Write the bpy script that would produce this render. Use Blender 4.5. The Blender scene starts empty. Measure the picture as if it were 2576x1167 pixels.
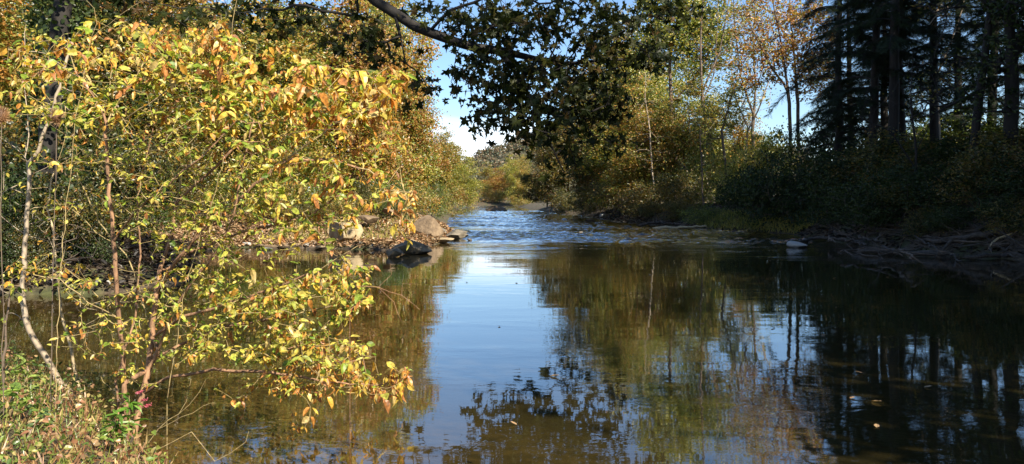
import bpy, math
import numpy as np

rng = np.random.default_rng(11)
F, CX, HY, HC = 2021.0, 1287.5, 505.0, 1.6        # focal length and horizon of the view, eye height above the water
SUN = np.array([0.50, -0.60, 0.62]); SUN /= np.linalg.norm(SUN)
UP = np.array([0, 0, 1.0])


def P(px, py, D):
    return np.array([(px - CX) / F * D, D, HC + (HY - py) / F * D])


def XY(px, D):
    return (px - CX) / F * D, D


# ------------------------------------------------------------------ scene, object helpers
scene = bpy.context.scene
COL = scene.collection


def new_obj(name, mesh, parent=None):
    o = bpy.data.objects.new(name, mesh)
    COL.objects.link(o)
    if parent is not None:
        o.parent = parent
    return o


def tag(o, label=None, cat=None, group=None, kind=None):
    if label: o['label'] = label
    if cat: o['category'] = cat
    if group: o['group'] = group
    if kind: o['kind'] = kind
    return o


def thing(name, label, cat, loc=(0, 0, 0), rz=0.0, group=None, scale=None):
    o = new_obj(name, None)
    o.empty_display_size = 0.3
    o.location = tuple(float(v) for v in loc)
    o.rotation_euler = (0, 0, rz)
    if scale is not None:
        o.scale = scale
    return tag(o, label, cat, group)


def mk(name, V, loops, totals, mat, smooth=False, attr=None):
    me = bpy.data.meshes.new(name)
    V = np.asarray(V, np.float32)
    loops = np.asarray(loops, np.int32).ravel()
    totals = np.asarray(totals, np.int32).ravel()
    me.vertices.add(len(V)); me.vertices.foreach_set('co', V.ravel())
    me.loops.add(len(loops)); me.loops.foreach_set('vertex_index', loops)
    starts = np.concatenate([[0], np.cumsum(totals)[:-1]]).astype(np.int32)
    me.polygons.add(len(totals)); me.polygons.foreach_set('loop_start', starts)
    me.polygons.foreach_set('loop_total', totals)
    me.polygons.foreach_set('use_smooth', np.full(len(totals), smooth, bool))
    if attr is not None:
        a = me.color_attributes.new('leafcol', 'FLOAT_COLOR', 'POINT')
        a.data.foreach_set('color', np.concatenate([attr, np.ones((len(attr), 1))], 1).astype(np.float32).ravel())
    if mat is not None:
        me.materials.append(mat)
    me.update(calc_edges=True)
    return me


# ------------------------------------------------------------------ noise for shapes
def fbm(p, scale=1.0, seed=0, oct=4):
    r = np.random.default_rng(seed)
    out = np.zeros(len(p)); a = 1.0; f = scale
    for _ in range(oct):
        for _k in range(3):
            d = r.normal(size=p.shape[1]); d /= np.linalg.norm(d)
            out += a * np.sin(f * (p @ d) + r.uniform(0, 6.28) + 1.3 * np.sin(f * 0.7 * (p @ np.roll(d, 1)) + r.uniform(0, 6.28)))
        a *= 0.5; f *= 2.05
    return out / 3


# ------------------------------------------------------------------ materials
def nodes_of(m):
    m.use_nodes = True
    nt = m.node_tree; nt.nodes.clear()
    return nt, nt.nodes, nt.links


def ramp_set(rn, stops):
    e = rn.color_ramp.elements
    while len(e) > 1: e.remove(e[-1])
    e[0].position = stops[0][0]; e[0].color = (*stops[0][1], 1)
    for pos, c in stops[1:]:
        k = e.new(pos); k.color = (*c, 1)


def leaf_mat(name, cols, transl=0.42, gloss=0.05, attr=False, clump=0.6, tmul=1.3):
    m = bpy.data.materials.new(name); nt, N, L = nodes_of(m)
    out = N.new('ShaderNodeOutputMaterial')
    if attr:
        src = N.new('ShaderNodeAttribute'); src.attribute_name = 'leafcol'; colr = src.outputs['Color']
    else:
        g = N.new('ShaderNodeNewGeometry'); tc = N.new('ShaderNodeTexCoord')
        nz = N.new('ShaderNodeTexNoise'); nz.inputs['Scale'].default_value = 0.55; nz.inputs['Detail'].default_value = 2
        L.new(tc.outputs['Object'], nz.inputs['Vector'])
        a = N.new('ShaderNodeMath'); a.operation = 'MULTIPLY_ADD'
        L.new(nz.outputs['Fac'], a.inputs[0]); a.inputs[1].default_value = 2.2 * clump; a.inputs[2].default_value = -1.1 * clump
        b = N.new('ShaderNodeMath'); b.operation = 'ADD'
        L.new(g.outputs['Random Per Island'], b.inputs[0]); L.new(a.outputs[0], b.inputs[1])
        oi = N.new('ShaderNodeObjectInfo')
        c = N.new('ShaderNodeMath'); c.operation = 'MULTIPLY_ADD'
        L.new(oi.outputs['Random'], c.inputs[0]); c.inputs[1].default_value = 0.3; L.new(b.outputs[0], c.inputs[2])
        d = N.new('ShaderNodeMath'); d.operation = 'SUBTRACT'; d.use_clamp = True
        L.new(c.outputs[0], d.inputs[0]); d.inputs[1].default_value = 0.15
        r = N.new('ShaderNodeValToRGB'); n = len(cols)
        ramp_set(r, [(i / max(1, n - 1), cc) for i, cc in enumerate(cols)])
        L.new(d.outputs[0], r.inputs['Fac']); colr = r.outputs['Color']
    # fine mottling over each leaf
    tc2 = N.new('ShaderNodeTexCoord'); n2 = N.new('ShaderNodeTexNoise'); n2.inputs['Scale'].default_value = 55 if attr else 9
    L.new(tc2.outputs['Object'], n2.inputs['Vector'])
    mr = N.new('ShaderNodeMapRange'); mr.inputs['From Min'].default_value = .25; mr.inputs['From Max'].default_value = .75; mr.inputs['To Min'].default_value = 0.35; mr.inputs['To Max'].default_value = 1.45
    L.new(n2.outputs['Fac'], mr.inputs['Value'])
    mx = N.new('ShaderNodeVectorMath'); mx.operation = 'SCALE'
    L.new(colr, mx.inputs[0]); L.new(mr.outputs[0], mx.inputs['Scale'])
    df = N.new('ShaderNodeBsdfDiffuse'); tr = N.new('ShaderNodeBsdfTranslucent'); gl = N.new('ShaderNodeBsdfGlossy')
    gl.inputs['Roughness'].default_value = 0.42
    L.new(mx.outputs[0], df.inputs['Color'])
    ts = N.new('ShaderNodeVectorMath'); ts.operation = 'MULTIPLY'; ts.inputs[1].default_value = (tmul * 1.05, tmul, tmul * 0.45)
    L.new(mx.outputs[0], ts.inputs[0]); L.new(ts.outputs[0], tr.inputs['Color'])
    s1 = N.new('ShaderNodeMixShader'); s1.inputs[0].default_value = transl
    L.new(df.outputs[0], s1.inputs[1]); L.new(tr.outputs[0], s1.inputs[2])
    s2 = N.new('ShaderNodeMixShader'); s2.inputs[0].default_value = gloss
    L.new(s1.outputs[0], s2.inputs[1]); L.new(gl.outputs[0], s2.inputs[2])
    L.new(s2.outputs[0], out.inputs['Surface'])
    return m


def bark_mat(name, c1, c2, scale=6.0, stretch=0.25, bump=0.5, rough=0.85):
    m = bpy.data.materials.new(name); nt, N, L = nodes_of(m)
    out = N.new('ShaderNodeOutputMaterial'); p = N.new('ShaderNodeBsdfPrincipled')
    tc = N.new('ShaderNodeTexCoord'); mp = N.new('ShaderNodeMapping')
    mp.inputs['Scale'].default_value = (scale, scale, scale * stretch)
    L.new(tc.outputs['Object'], mp.inputs['Vector'])
    nz = N.new('ShaderNodeTexNoise'); nz.inputs['Scale'].default_value = 1.0; nz.inputs['Detail'].default_value = 6
    nz.inputs['Roughness'].default_value = 0.65
    L.new(mp.outputs[0], nz.inputs['Vector'])
    r = N.new('ShaderNodeValToRGB'); ramp_set(r, [(0.32, c1), (0.66, c2)])
    L.new(nz.outputs['Fac'], r.inputs['Fac']); L.new(r.outputs[0], p.inputs['Base Color'])
    p.inputs['Roughness'].default_value = rough
    b = N.new('ShaderNodeBump'); b.inputs['Strength'].default_value = bump; b.inputs['Distance'].default_value = 0.03
    L.new(nz.outputs['Fac'], b.inputs['Height']); L.new(b.outputs[0], p.inputs['Normal'])
    L.new(p.outputs[0], out.inputs['Surface'])
    return m


def rock_mat(name, c1, c2, c3, scale=3.0):
    m = bpy.data.materials.new(name); nt, N, L = nodes_of(m)
    out = N.new('ShaderNodeOutputMaterial'); p = N.new('ShaderNodeBsdfPrincipled')
    tc = N.new('ShaderNodeTexCoord')
    n1 = N.new('ShaderNodeTexNoise'); n1.inputs['Scale'].default_value = scale; n1.inputs['Detail'].default_value = 8
    n1.inputs['Roughness'].default_value = 0.68
    n2 = N.new('ShaderNodeTexVoronoi'); n2.inputs['Scale'].default_value = scale * 3.1
    L.new(tc.outputs['Object'], n1.inputs['Vector']); L.new(tc.outputs['Object'], n2.inputs['Vector'])
    r = N.new('ShaderNodeValToRGB'); ramp_set(r, [(0.3, c1), (0.5, c2), (0.7, c3)])
    L.new(n1.outputs['Fac'], r.inputs['Fac']); L.new(r.outputs[0], p.inputs['Base Color'])
    # wet band at the waterline
    gp = N.new('ShaderNodeNewGeometry'); sz = N.new('ShaderNodeSeparateXYZ'); L.new(gp.outputs['Position'], sz.inputs[0])
    wa = N.new('ShaderNodeMath'); wa.operation = 'MULTIPLY_ADD'; L.new(n1.outputs['Fac'], wa.inputs[0]); wa.inputs[1].default_value = -.14; L.new(sz.outputs['Z'], wa.inputs[2])
    wm = N.new('ShaderNodeMapRange'); wm.inputs['From Min'].default_value = -.02; wm.inputs['From Max'].default_value = .03; wm.inputs['To Min'].default_value = .38; L.new(wa.outputs[0], wm.inputs['Value'])
    ws = N.new('ShaderNodeVectorMath'); ws.operation = 'SCALE'; L.new(r.outputs[0], ws.inputs[0]); L.new(wm.outputs[0], ws.inputs['Scale']); L.new(ws.outputs[0], p.inputs['Base Color'])
    p.inputs['Roughness'].default_value = 0.9
    ad = N.new('ShaderNodeMath'); ad.operation = 'MULTIPLY_ADD'; ad.inputs[1].default_value = 0.25
    L.new(n2.outputs['Distance'], ad.inputs[0]); L.new(n1.outputs['Fac'], ad.inputs[2])
    b = N.new('ShaderNodeBump'); b.inputs['Strength'].default_value = 0.8; b.inputs['Distance'].default_value = 0.06
    L.new(ad.outputs[0], b.inputs['Height']); L.new(b.outputs[0], p.inputs['Normal'])
    L.new(p.outputs[0], out.inputs['Surface'])
    return m


def ground_material():
    m = bpy.data.materials.new('bank_soil'); nt, N, L = nodes_of(m)
    out = N.new('ShaderNodeOutputMaterial'); p = N.new('ShaderNodeBsdfPrincipled')
    g = N.new('ShaderNodeNewGeometry'); sx = N.new('ShaderNodeSeparateXYZ'); L.new(g.outputs['Position'], sx.inputs[0])
    n1 = N.new('ShaderNodeTexNoise'); n1.inputs['Scale'].default_value = 0.9; n1.inputs['Detail'].default_value = 6
    n2 = N.new('ShaderNodeTexNoise'); n2.inputs['Scale'].default_value = 9; n2.inputs['Detail'].default_value = 5
    v = N.new('ShaderNodeTexVoronoi'); v.inputs['Scale'].default_value = 5.5
    for t in (n1, n2, v): L.new(g.outputs['Position'], t.inputs['Vector'])
    dry = N.new('ShaderNodeValToRGB'); ramp_set(dry, [(0.3, (.025, .018, .011)), (0.5, (.07, .048, .028)), (0.7, (.14, .10, .06))])
    L.new(n2.outputs['Fac'], dry.inputs['Fac'])
    grn = N.new('ShaderNodeValToRGB'); ramp_set(grn, [(0.3, (.025, .028, .01)), (0.7, (.07, .075, .02))])
    L.new(n2.outputs['Fac'], grn.inputs['Fac'])
    mg = N.new('ShaderNodeMix'); mg.data_type = 'RGBA'
    st = N.new('ShaderNodeMapRange'); st.inputs['From Min'].default_value = 0.48; st.inputs['From Max'].default_value = 0.6
    L.new(n1.outputs['Fac'], st.inputs['Value']); L.new(st.outputs[0], mg.inputs['Factor'])
    L.new(dry.outputs[0], mg.inputs['A']); L.new(grn.outputs[0], mg.inputs['B'])
    bed = N.new('ShaderNodeValToRGB'); ramp_set(bed, [(0.25, (.022, .018, .008)), (0.5, (.06, .045, .019)), (0.75, (.15, .115, .055))])
    mb = N.new('ShaderNodeMath'); mb.operation = 'MULTIPLY_ADD'; mb.inputs[1].default_value = 0.45
    L.new(v.outputs['Distance'], mb.inputs[0])
    mb2 = N.new('ShaderNodeMath'); mb2.operation = 'MULTIPLY'; mb2.inputs[1].default_value = 0.75
    L.new(n1.outputs['Fac'], mb2.inputs[0]); L.new(mb2.outputs[0], mb.inputs[2]); L.new(mb.outputs[0], bed.inputs['Fac'])
    absorb = N.new('ShaderNodeMapRange'); absorb.inputs['From Min'].default_value = 4.0; absorb.inputs['From Max'].default_value = 8.2; ax = N.new('ShaderNodeMath'); ax.operation = 'MULTIPLY_ADD'; L.new(sx.outputs['X'], ax.inputs[0]); ax.inputs[1].default_value = .9; L.new(sx.outputs['Y'], ax.inputs[2]); L.new(ax.outputs[0], absorb.inputs['Value'])  # bed colour darkened by position in place of light absorbed by the water
    bd2 = N.new('ShaderNodeMix'); bd2.data_type = 'RGBA'; L.new(absorb.outputs[0], bd2.inputs['Factor']); L.new(bed.outputs[0], bd2.inputs['A']); bd2.inputs['B'].default_value = (.020, .019, .011, 1)
    wet = N.new('ShaderNodeMapRange'); wet.inputs['From Min'].default_value = -0.12; wet.inputs['From Max'].default_value = -0.02
    L.new(sx.outputs['Z'], wet.inputs['Value'])
    fin = N.new('ShaderNodeMix'); fin.data_type = 'RGBA'
    L.new(wet.outputs[0], fin.inputs['Factor']); L.new(bd2.outputs['Result'], fin.inputs['A']); L.new(mg.outputs['Result'], fin.inputs['B'])
    L.new(fin.outputs['Result'], p.inputs['Base Color']); p.inputs['Roughness'].default_value = 0.95
    b = N.new('ShaderNodeBump'); b.inputs['Strength'].default_value = 0.7; b.inputs['Distance'].default_value = 0.05
    L.new(n2.outputs['Fac'], b.inputs['Height']); L.new(b.outputs[0], p.inputs['Normal'])
    L.new(p.outputs[0], out.inputs['Surface'])
    return m


def water_material():
    m = bpy.data.materials.new('river_water'); nt, N, L = nodes_of(m)
    out = N.new('ShaderNodeOutputMaterial')
    g = N.new('ShaderNodeNewGeometry'); sx = N.new('ShaderNodeSeparateXYZ'); L.new(g.outputs['Position'], sx.inputs[0])

    def noise(sc, detail, rough=0.5, dist=0.0):
        mp = N.new('ShaderNodeMapping'); mp.inputs['Scale'].default_value = sc; L.new(g.outputs['Position'], mp.inputs['Vector'])
        n = N.new('ShaderNodeTexNoise'); n.inputs['Scale'].default_value = 1; n.inputs['Detail'].default_value = detail
        n.inputs['Roughness'].default_value = rough; n.inputs['Distortion'].default_value = dist
        L.new(mp.outputs[0], n.inputs['Vector']); return n.outputs['Fac']

    def math_(op, a, b):
        n = N.new('ShaderNodeMath'); n.operation = op
        for i, x in enumerate((a, b)):
            if isinstance(x, (int, float)): n.inputs[i].default_value = x
            else: L.new(x, n.inputs[i])
        return n.outputs[0]

    def rng_(v, a, b, c=0.0, d=1.0, smooth=True):
        n = N.new('ShaderNodeMapRange'); n.inputs['From Min'].default_value = a; n.inputs['From Max'].default_value = b
        n.inputs['To Min'].default_value = c; n.inputs['To Max'].default_value = d
        if smooth: n.interpolation_type = 'SMOOTHSTEP'
        L.new(v, n.inputs['Value']); return n.outputs[0]

    calm = math_('ADD', math_('MULTIPLY', noise((1.3, 2.6, 1), 3, 0.5, 0.4), 0.0015), math_('MULTIPLY', noise((5, 9, 1), 2, 0.5, 0.6), 0.0006))
    patch = rng_(noise((0.35, 0.9, 1), 2), 0.42, 0.66, 0.35, 1.6)
    calm = math_('MULTIPLY', calm, patch)
    # riffle: between about 29 and 75 m the river runs over stones
    edge = math_('ADD', sx.outputs['Y'], math_('MULTIPLY', noise((0.28, 0.06, 1), 3), 16.0))
    edge = math_('ADD', edge, math_('MULTIPLY', sx.outputs['X'], 0.22))
    zone = math_('MULTIPLY', rng_(edge, 28.5, 44.0), rng_(sx.outputs['Y'], 60, 150, 1, 0.8))
    rif = math_('ADD', math_('MULTIPLY', noise((2.2, 3.2, 1), 4, 0.6, 0.8), 0.05), math_('MULTIPLY', noise((0.8, 1.2, 1), 2), 0.04))
    rif = math_('MULTIPLY', rif, zone)
    streak = rng_(noise((0.2, 0.4, 1), 4, 0.6), 0.45, 0.62, 0.15, 1.0)
    rif = math_('MULTIPLY', rif, streak)
    hgt = math_('ADD', calm, rif)
    b = N.new('ShaderNodeBump'); b.inputs['Strength'].default_value = 1.0; b.inputs['Distance'].default_value = 1.0
    L.new(hgt, b.inputs['Height'])
    dt = N.new('ShaderNodeVectorMath'); dt.operation = 'DOT_PRODUCT'; L.new(b.outputs[0], dt.inputs[0]); L.new(g.outputs['Incoming'], dt.inputs[1])
    ab = N.new('ShaderNodeMath'); ab.operation = 'ABSOLUTE'; L.new(dt.outputs['Value'], ab.inputs[0])
    iv = math_('SUBTRACT', 1.0, ab.outputs[0]); fr_ = math_('ADD', 0.02, math_('MULTIPLY', 0.98, math_('POWER', iv, 5.0)))
    gl = N.new('ShaderNodeBsdfGlossy'); gl.inputs['Roughness'].default_value = 0.02
    gl.inputs['Color'].default_value = (0.95, 0.97, 1, 1); L.new(b.outputs[0], gl.inputs['Normal'])
    tr = N.new('ShaderNodeBsdfTransparent'); tr.inputs['Color'].default_value = (.80, .72, .47, 1)
    mx = N.new('ShaderNodeMixShader'); L.new(math_('POWER', fr_, 0.72), mx.inputs[0]); L.new(tr.outputs[0], mx.inputs[1]); L.new(gl.outputs[0], mx.inputs[2])
    L.new(mx.outputs[0], out.inputs['Surface'])
    return m


# leaf colours (real-world reflectances)
G1, G2, G3 = (.05, .085, .015), (.09, .14, .022), (.17, .21, .035)
YG, YL, OR, BR, TN = (.36, .36, .06), (.52, .40, .07), (.52, .25, .05), (.24, .12, .04), (.30, .19, .08)
M_gold = leaf_mat('leaves_gold_green', [G1, G3, YG, (.42, .30, .07), (.40, .23, .06), OR])
M_orange = leaf_mat('leaves_russet', [G2, YG, (.46, .30, .07), (.48, .24, .07), (.36, .16, .05), BR], clump=0.5)
M_green = leaf_mat('leaves_green', [G1, G2, G2, G3, YG])
M_pale = leaf_mat('leaves_pale_yellow', [G2, G3, YG, (.40, .36, .09), YL])
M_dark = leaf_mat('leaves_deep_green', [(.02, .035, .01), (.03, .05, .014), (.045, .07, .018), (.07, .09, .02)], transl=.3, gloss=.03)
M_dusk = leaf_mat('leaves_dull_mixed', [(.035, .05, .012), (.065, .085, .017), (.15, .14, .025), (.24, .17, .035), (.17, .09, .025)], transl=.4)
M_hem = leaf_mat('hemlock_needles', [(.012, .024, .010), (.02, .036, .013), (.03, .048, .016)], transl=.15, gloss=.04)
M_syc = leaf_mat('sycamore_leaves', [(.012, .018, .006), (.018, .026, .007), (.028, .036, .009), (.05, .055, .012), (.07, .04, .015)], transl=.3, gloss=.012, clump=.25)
M_bush = leaf_mat('bush_leaves', None, attr=True, transl=.42, gloss=.03)
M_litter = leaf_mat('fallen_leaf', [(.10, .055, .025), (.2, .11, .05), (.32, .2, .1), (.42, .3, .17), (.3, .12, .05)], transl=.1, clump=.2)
M_grass = leaf_mat('bank_grass', [(.04, .08, .012), (.09, .16, .025), (.17, .24, .04), (.3, .33, .07), (.42, .32, .13), (.42, .24, .12), (.26, .12, .06)], transl=.4, clump=.7)

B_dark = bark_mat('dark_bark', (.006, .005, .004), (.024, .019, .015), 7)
B_brown = bark_mat('brown_bark', (.06, .042, .03), (.17, .125, .09), 7)
B_pale = bark_mat('pale_bark', (.20, .15, .10), (.42, .34, .25), 5, .3, .25)
B_red = bark_mat('red_stem', (.10, .055, .03), (.36, .20, .11), 22, .35, .6)
B_twig = bark_mat('twig_bark', (.16, .11, .05), (.40, .31, .14), 40, .4, .2)
B_tan = bark_mat('tan_twig', (.33, .24, .13), (.55, .43, .26), 30, .4, .2)
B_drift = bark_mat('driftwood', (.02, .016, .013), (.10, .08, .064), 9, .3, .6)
M_wet_shade = leaf_mat('wet_shaded_litter', [(.010, .007, .005), (.022, .015, .009), (.04, .026, .015), (.06, .036, .02)], transl=.1, clump=.2)  # wet debris, darkened further to put the banks' shade into the colour
R_tan = rock_mat('tan_rock', (.15, .11, .06), (.33, .25, .14), (.43, .34, .21), 3)
R_brown = rock_mat('brown_rock', (.08, .055, .035), (.16, .11, .065), (.25, .18, .11), 3.5)
R_grey = rock_mat('grey_rock', (.06, .052, .040), (.16, .135, .10), (.26, .22, .165), 4)
R_wet = rock_mat('dark_brown_rock', (.08, .058, .036), (.20, .15, .095), (.32, .25, .17), 3)
R_pale = rock_mat('pale_rock', (.30, .28, .25), (.42, .40, .36), (.5, .48, .44), 4)


# ------------------------------------------------------------------ geometry: tubes, leaves, growth
def tubes(paths, sides=6):
    """paths: list of (pts m x 3, radii m). Returns verts, loops, totals."""
    VV, LL, off = [], [], 0
    for pts, rad in paths:
        pts = np.asarray(pts, float); rad = np.asarray(rad, float); m = len(pts)
        if m < 2: continue
        s = sides if rad.max() > 0.05 else max(4, sides - 2)
        if rad.max() < 0.012: s = min(s, 4)
        t = np.gradient(pts, axis=0); t /= (np.linalg.norm(t, axis=1, keepdims=True) + 1e-9)
        ref = np.array([0.31, 0.95, 0.05]) if abs(t[:, 2]).mean() > .5 else np.array([0.05, 0.1, 1.0])
        a = np.cross(t, ref); a /= (np.linalg.norm(a, axis=1, keepdims=True) + 1e-9); b = np.cross(t, a)
        th = np.arange(s) / s * 2 * math.pi
        ring = pts[:, None] + rad[:, None, None] * (np.cos(th)[None, :, None] * a[:, None] + np.sin(th)[None, :, None] * b[:, None])
        VV.append(ring.reshape(-1, 3))
        i = np.arange(m - 1)[:, None] * s; j = np.arange(s)[None]; jn = (j + 1) % s
        q = np.stack([i + j, i + jn, i + s + jn, i + s + j], -1).reshape(-1, 4) + off
        LL.append(q); off += m * s
    V = np.concatenate(VV); Q = np.concatenate(LL)
    return V, Q.ravel(), np.full(len(Q), 4)


def tmpl_quad():
    V = np.array([[0, 0, 0], [.45, .36, .05], [1, 0, -.06], [.5, -.34, .05]])
    return V, [[0, 3, 2, 1]]


def tmpl_fold():
    V = np.array([[0, 0, 0], [.3, .3, .09], [.75, .24, .07], [1, 0, -.05], [.75, -.24, .07], [.3, -.3, .09]])
    return V, [[0, 3, 2, 1], [0, 5, 4, 3]]


def tmpl_ovate():
    xs = [0, .22, .5, .78, 1]; w = [0, .25, .30, .19, 0]; V = [[0, 0, 0]]; mid, lo, hi = [0], [], []
    for x, ww in zip(xs[1:-1], w[1:-1]):
        V.append([x, 0, -.02]); mid.append(len(V) - 1)
        V.append([x, ww, .10 - .05 * x]); hi.append(len(V) - 1)
        V.append([x, -ww, .10 - .05 * x]); lo.append(len(V) - 1)
    V.append([1, 0, -.05]); mid.append(len(V) - 1)
    f = [[0, mid[1], hi[0]], [0, lo[0], mid[1]]]
    for k in range(2):
        f += [[mid[k + 1], mid[k + 2], hi[k + 1], hi[k]], [mid[k + 2], mid[k + 1], lo[k], lo[k + 1]]]
    f += [[mid[3], mid[4], hi[2]], [mid[4], mid[3], lo[2]]]
    return np.array(V, float), f


def tmpl_maple():
    a = np.radians([180, 140, 128, 100, 82, 62, 48, 30, 16, 0])
    r = np.array([.08, .40, .50, .30, .66, .60, .34, .50, .42, .82])
    pts = [(ri * math.cos(t), ri * math.sin(t)) for ri, t in zip(r, a)]
    pts += [(x, -y) for x, y in pts[-2:0:-1]]
    V = [[.28, 0, -.06]] + [[x + .28, y, .05 * abs(y) - .22 * x * x] for x, y in pts]
    n = len(pts)
    return np.array(V, float), [[0, 1 + (i + 1) % n, 1 + i] for i in range(n)]


def tmpl_spray():
    V, f = [], []
    for s in (-1, 1):
        for k in range(6):
            x = .06 + k * .15; l = .34 * (1 - .13 * k); i = len(V)
            V += [[x, 0, 0], [x + .055, 0, 0], [x + l * .62, s * l * .8, -.03 - .05 * l]]
            f.append([i, i + 1, i + 2] if s < 0 else [i, i + 2, i + 1])
    i = len(V); V += [[0, .012, 0], [0, -.012, 0], [1, 0, -.04]]; f.append([i, i + 1, i + 2])
    # weld the strip so that one spray counts as one island
    return np.array(V, float), f


def tmpl_blade():
    V = np.array([[0, .025, 0], [0, -.025, 0], [.5, .03, .0], [.5, -.03, 0], [1, 0, 0]])
    return V, [[0, 1, 3, 2], [2, 3, 4]]


T_quad, T_fold, T_ovate, T_maple, T_spray, T_blade = tmpl_quad(), tmpl_fold(), tmpl_ovate(), tmpl_maple(), tmpl_spray(), tmpl_blade()


def leaf_verts(pos, xdir, nrm, size, T, width=1.0, curl=0.0):
    """place template T at pos with its length along xdir and its face towards nrm"""
    n = len(pos); V, faces = T
    x = xdir / (np.linalg.norm(xdir, axis=1, keepdims=True) + 1e-9)
    y = np.cross(nrm, x); y /= (np.linalg.norm(y, axis=1, keepdims=True) + 1e-9)
    z = np.cross(x, y)
    size = np.broadcast_to(np.asarray(size, float), (n,)); width = np.broadcast_to(np.asarray(width, float), (n,))
    curl = np.broadcast_to(np.asarray(curl, float), (n,))
    lx = V[None, :, 0] * np.ones((n, 1)); ly = V[None, :, 1] * width[:, None]
    lz = V[None, :, 2] - curl[:, None] * lx ** 2 * .5
    W = pos[:, None] + size[:, None, None] * (lx[..., None] * x[:, None] + ly[..., None] * y[:, None] + lz[..., None] * z[:, None])
    k = len(V)
    fl = np.concatenate([np.array(f) for f in faces]); tot = np.array([len(f) for f in faces])
    loops = (fl[None] + k * np.arange(n)[:, None]).ravel()
    return W.reshape(-1, 3), loops, np.tile(tot, n)


def rand_dirs(n, r, flat=1.0):
    d = r.normal(size=(n, 3)); d[:, 2] *= flat
    return d / (np.linalg.norm(d, axis=1, keepdims=True) + 1e-9)


def grow(seeds, targets, step=.5, up_pen=.6, sag=.12, jit=.06, r=rng):
    """seeds: list of (pts, parent_seed_index or None). Adds a branch from the nearest point of the skeleton to each target."""
    cap = sum(len(s) for s in seeds) + sum(1 for _ in targets) * 40 + 10
    pos = np.zeros((cap, 3)); par = np.full(cap, -1); n = 0
    for s in seeds:
        s = np.asarray(s, float)
        if n:
            j = int(np.argmin(np.linalg.norm(pos[:n] - s[0], axis=1))); start = 1 if np.linalg.norm(pos[j] - s[0]) < .3 * step + .02 else 0
        else: j, start = -1, 0
        for k in range(start, len(s)):
            pos[n] = s[k]; par[n] = j; j = n; n += 1
    nseed = n; tips = []
    for t in targets:
        d = np.linalg.norm(pos[:n] - t, axis=1) + up_pen * np.maximum(0, pos[:n, 2] - t[2])
        j = int(np.argmin(d)); dist = np.linalg.norm(pos[j] - t)
        k = int(min(38, max(1, math.ceil(dist / step))))
        a = pos[j].copy(); side = r.normal(size=3) * jit * dist
        for q in range(1, k + 1):
            u = q / k
            pt = a + (t - a) * u + math.sin(u * math.pi) * (side + np.array([0, 0, -sag * dist]))
            pos[n] = pt; par[n] = j; j = n; n += 1
        tips.append(j)
    return pos[:n], par[:n], nseed, np.array(tips, int)


def skeleton_paths(pos, par, tip_r=.008, expo=.5, rmax=9):
    n = len(pos); cnt = np.zeros(n); hasc = np.zeros(n, bool)
    hasc[par[par >= 0]] = True
    cnt[~hasc] = 1
    for i in range(n - 1, 0, -1):
        if par[i] >= 0: cnt[par[i]] += cnt[i]
    main = np.full(n, -1)
    for i in range(n):
        p = par[i]
        if p >= 0 and (main[p] < 0 or cnt[i] > cnt[main[p]]): main[p] = i
    rad = np.minimum(rmax, tip_r * cnt ** expo)
    paths = []
    for i in range(n):
        p = par[i]
        if p >= 0 and main[p] == i: continue
        idx = [i]
        while main[idx[-1]] >= 0: idx.append(main[idx[-1]])
        pts = [pos[k] for k in idx]; rr = [rad[k] for k in idx]
        if p >= 0: pts.insert(0, pos[p]); rr.insert(0, rad[i])
        if len(pts) > 1:
            rr[-1] *= .4; paths.append((pts, rr))
    return paths


def wobble_line(a, b, n, amp, r=rng):
    u = np.linspace(0, 1, n)[:, None]; pts = np.asarray(a) * (1 - u) + np.asarray(b) * u
    w = np.cumsum(r.normal(size=(n, 3)), 0) * amp / math.sqrt(n); w -= w[0]; w[:, 2] *= .3
    return pts + w


def lobes_points(lobes, n, r, shell=.55):
    vol = np.array([l[3] * l[4] * l[5] for l in lobes]); pick = r.choice(len(lobes), n, p=vol / vol.sum())
    d = rand_dirs(n, r); u = r.uniform(0, 1, n) ** (1 / 3.0); u = shell + (1 - shell) * u
    L = np.array(lobes)[pick]
    return L[:, :3] + d * u[:, None] * L[:, 3:6]


def foliage(tips, per, spread, size, T, r, up=.5, droop=.15, dens_noise=None):
    n = len(tips) * per
    c = np.repeat(tips, per, 0); sp = spread * r.uniform(.4, 1.25, (len(tips), 1)).repeat(per, 0)
    pos = c + r.normal(size=(n, 3)) * sp * np.array([1, 1, .7])
    nrm = rand_dirs(n, r) + np.array([0, 0, up]); x = rand_dirs(n, r, .6) + np.array([0, 0, -droop])
    return leaf_verts(pos, x, nrm, size * r.uniform(.6, 1.25, n), T, r.uniform(.8, 1.2, n), r.uniform(-.2, .7, n))


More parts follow.
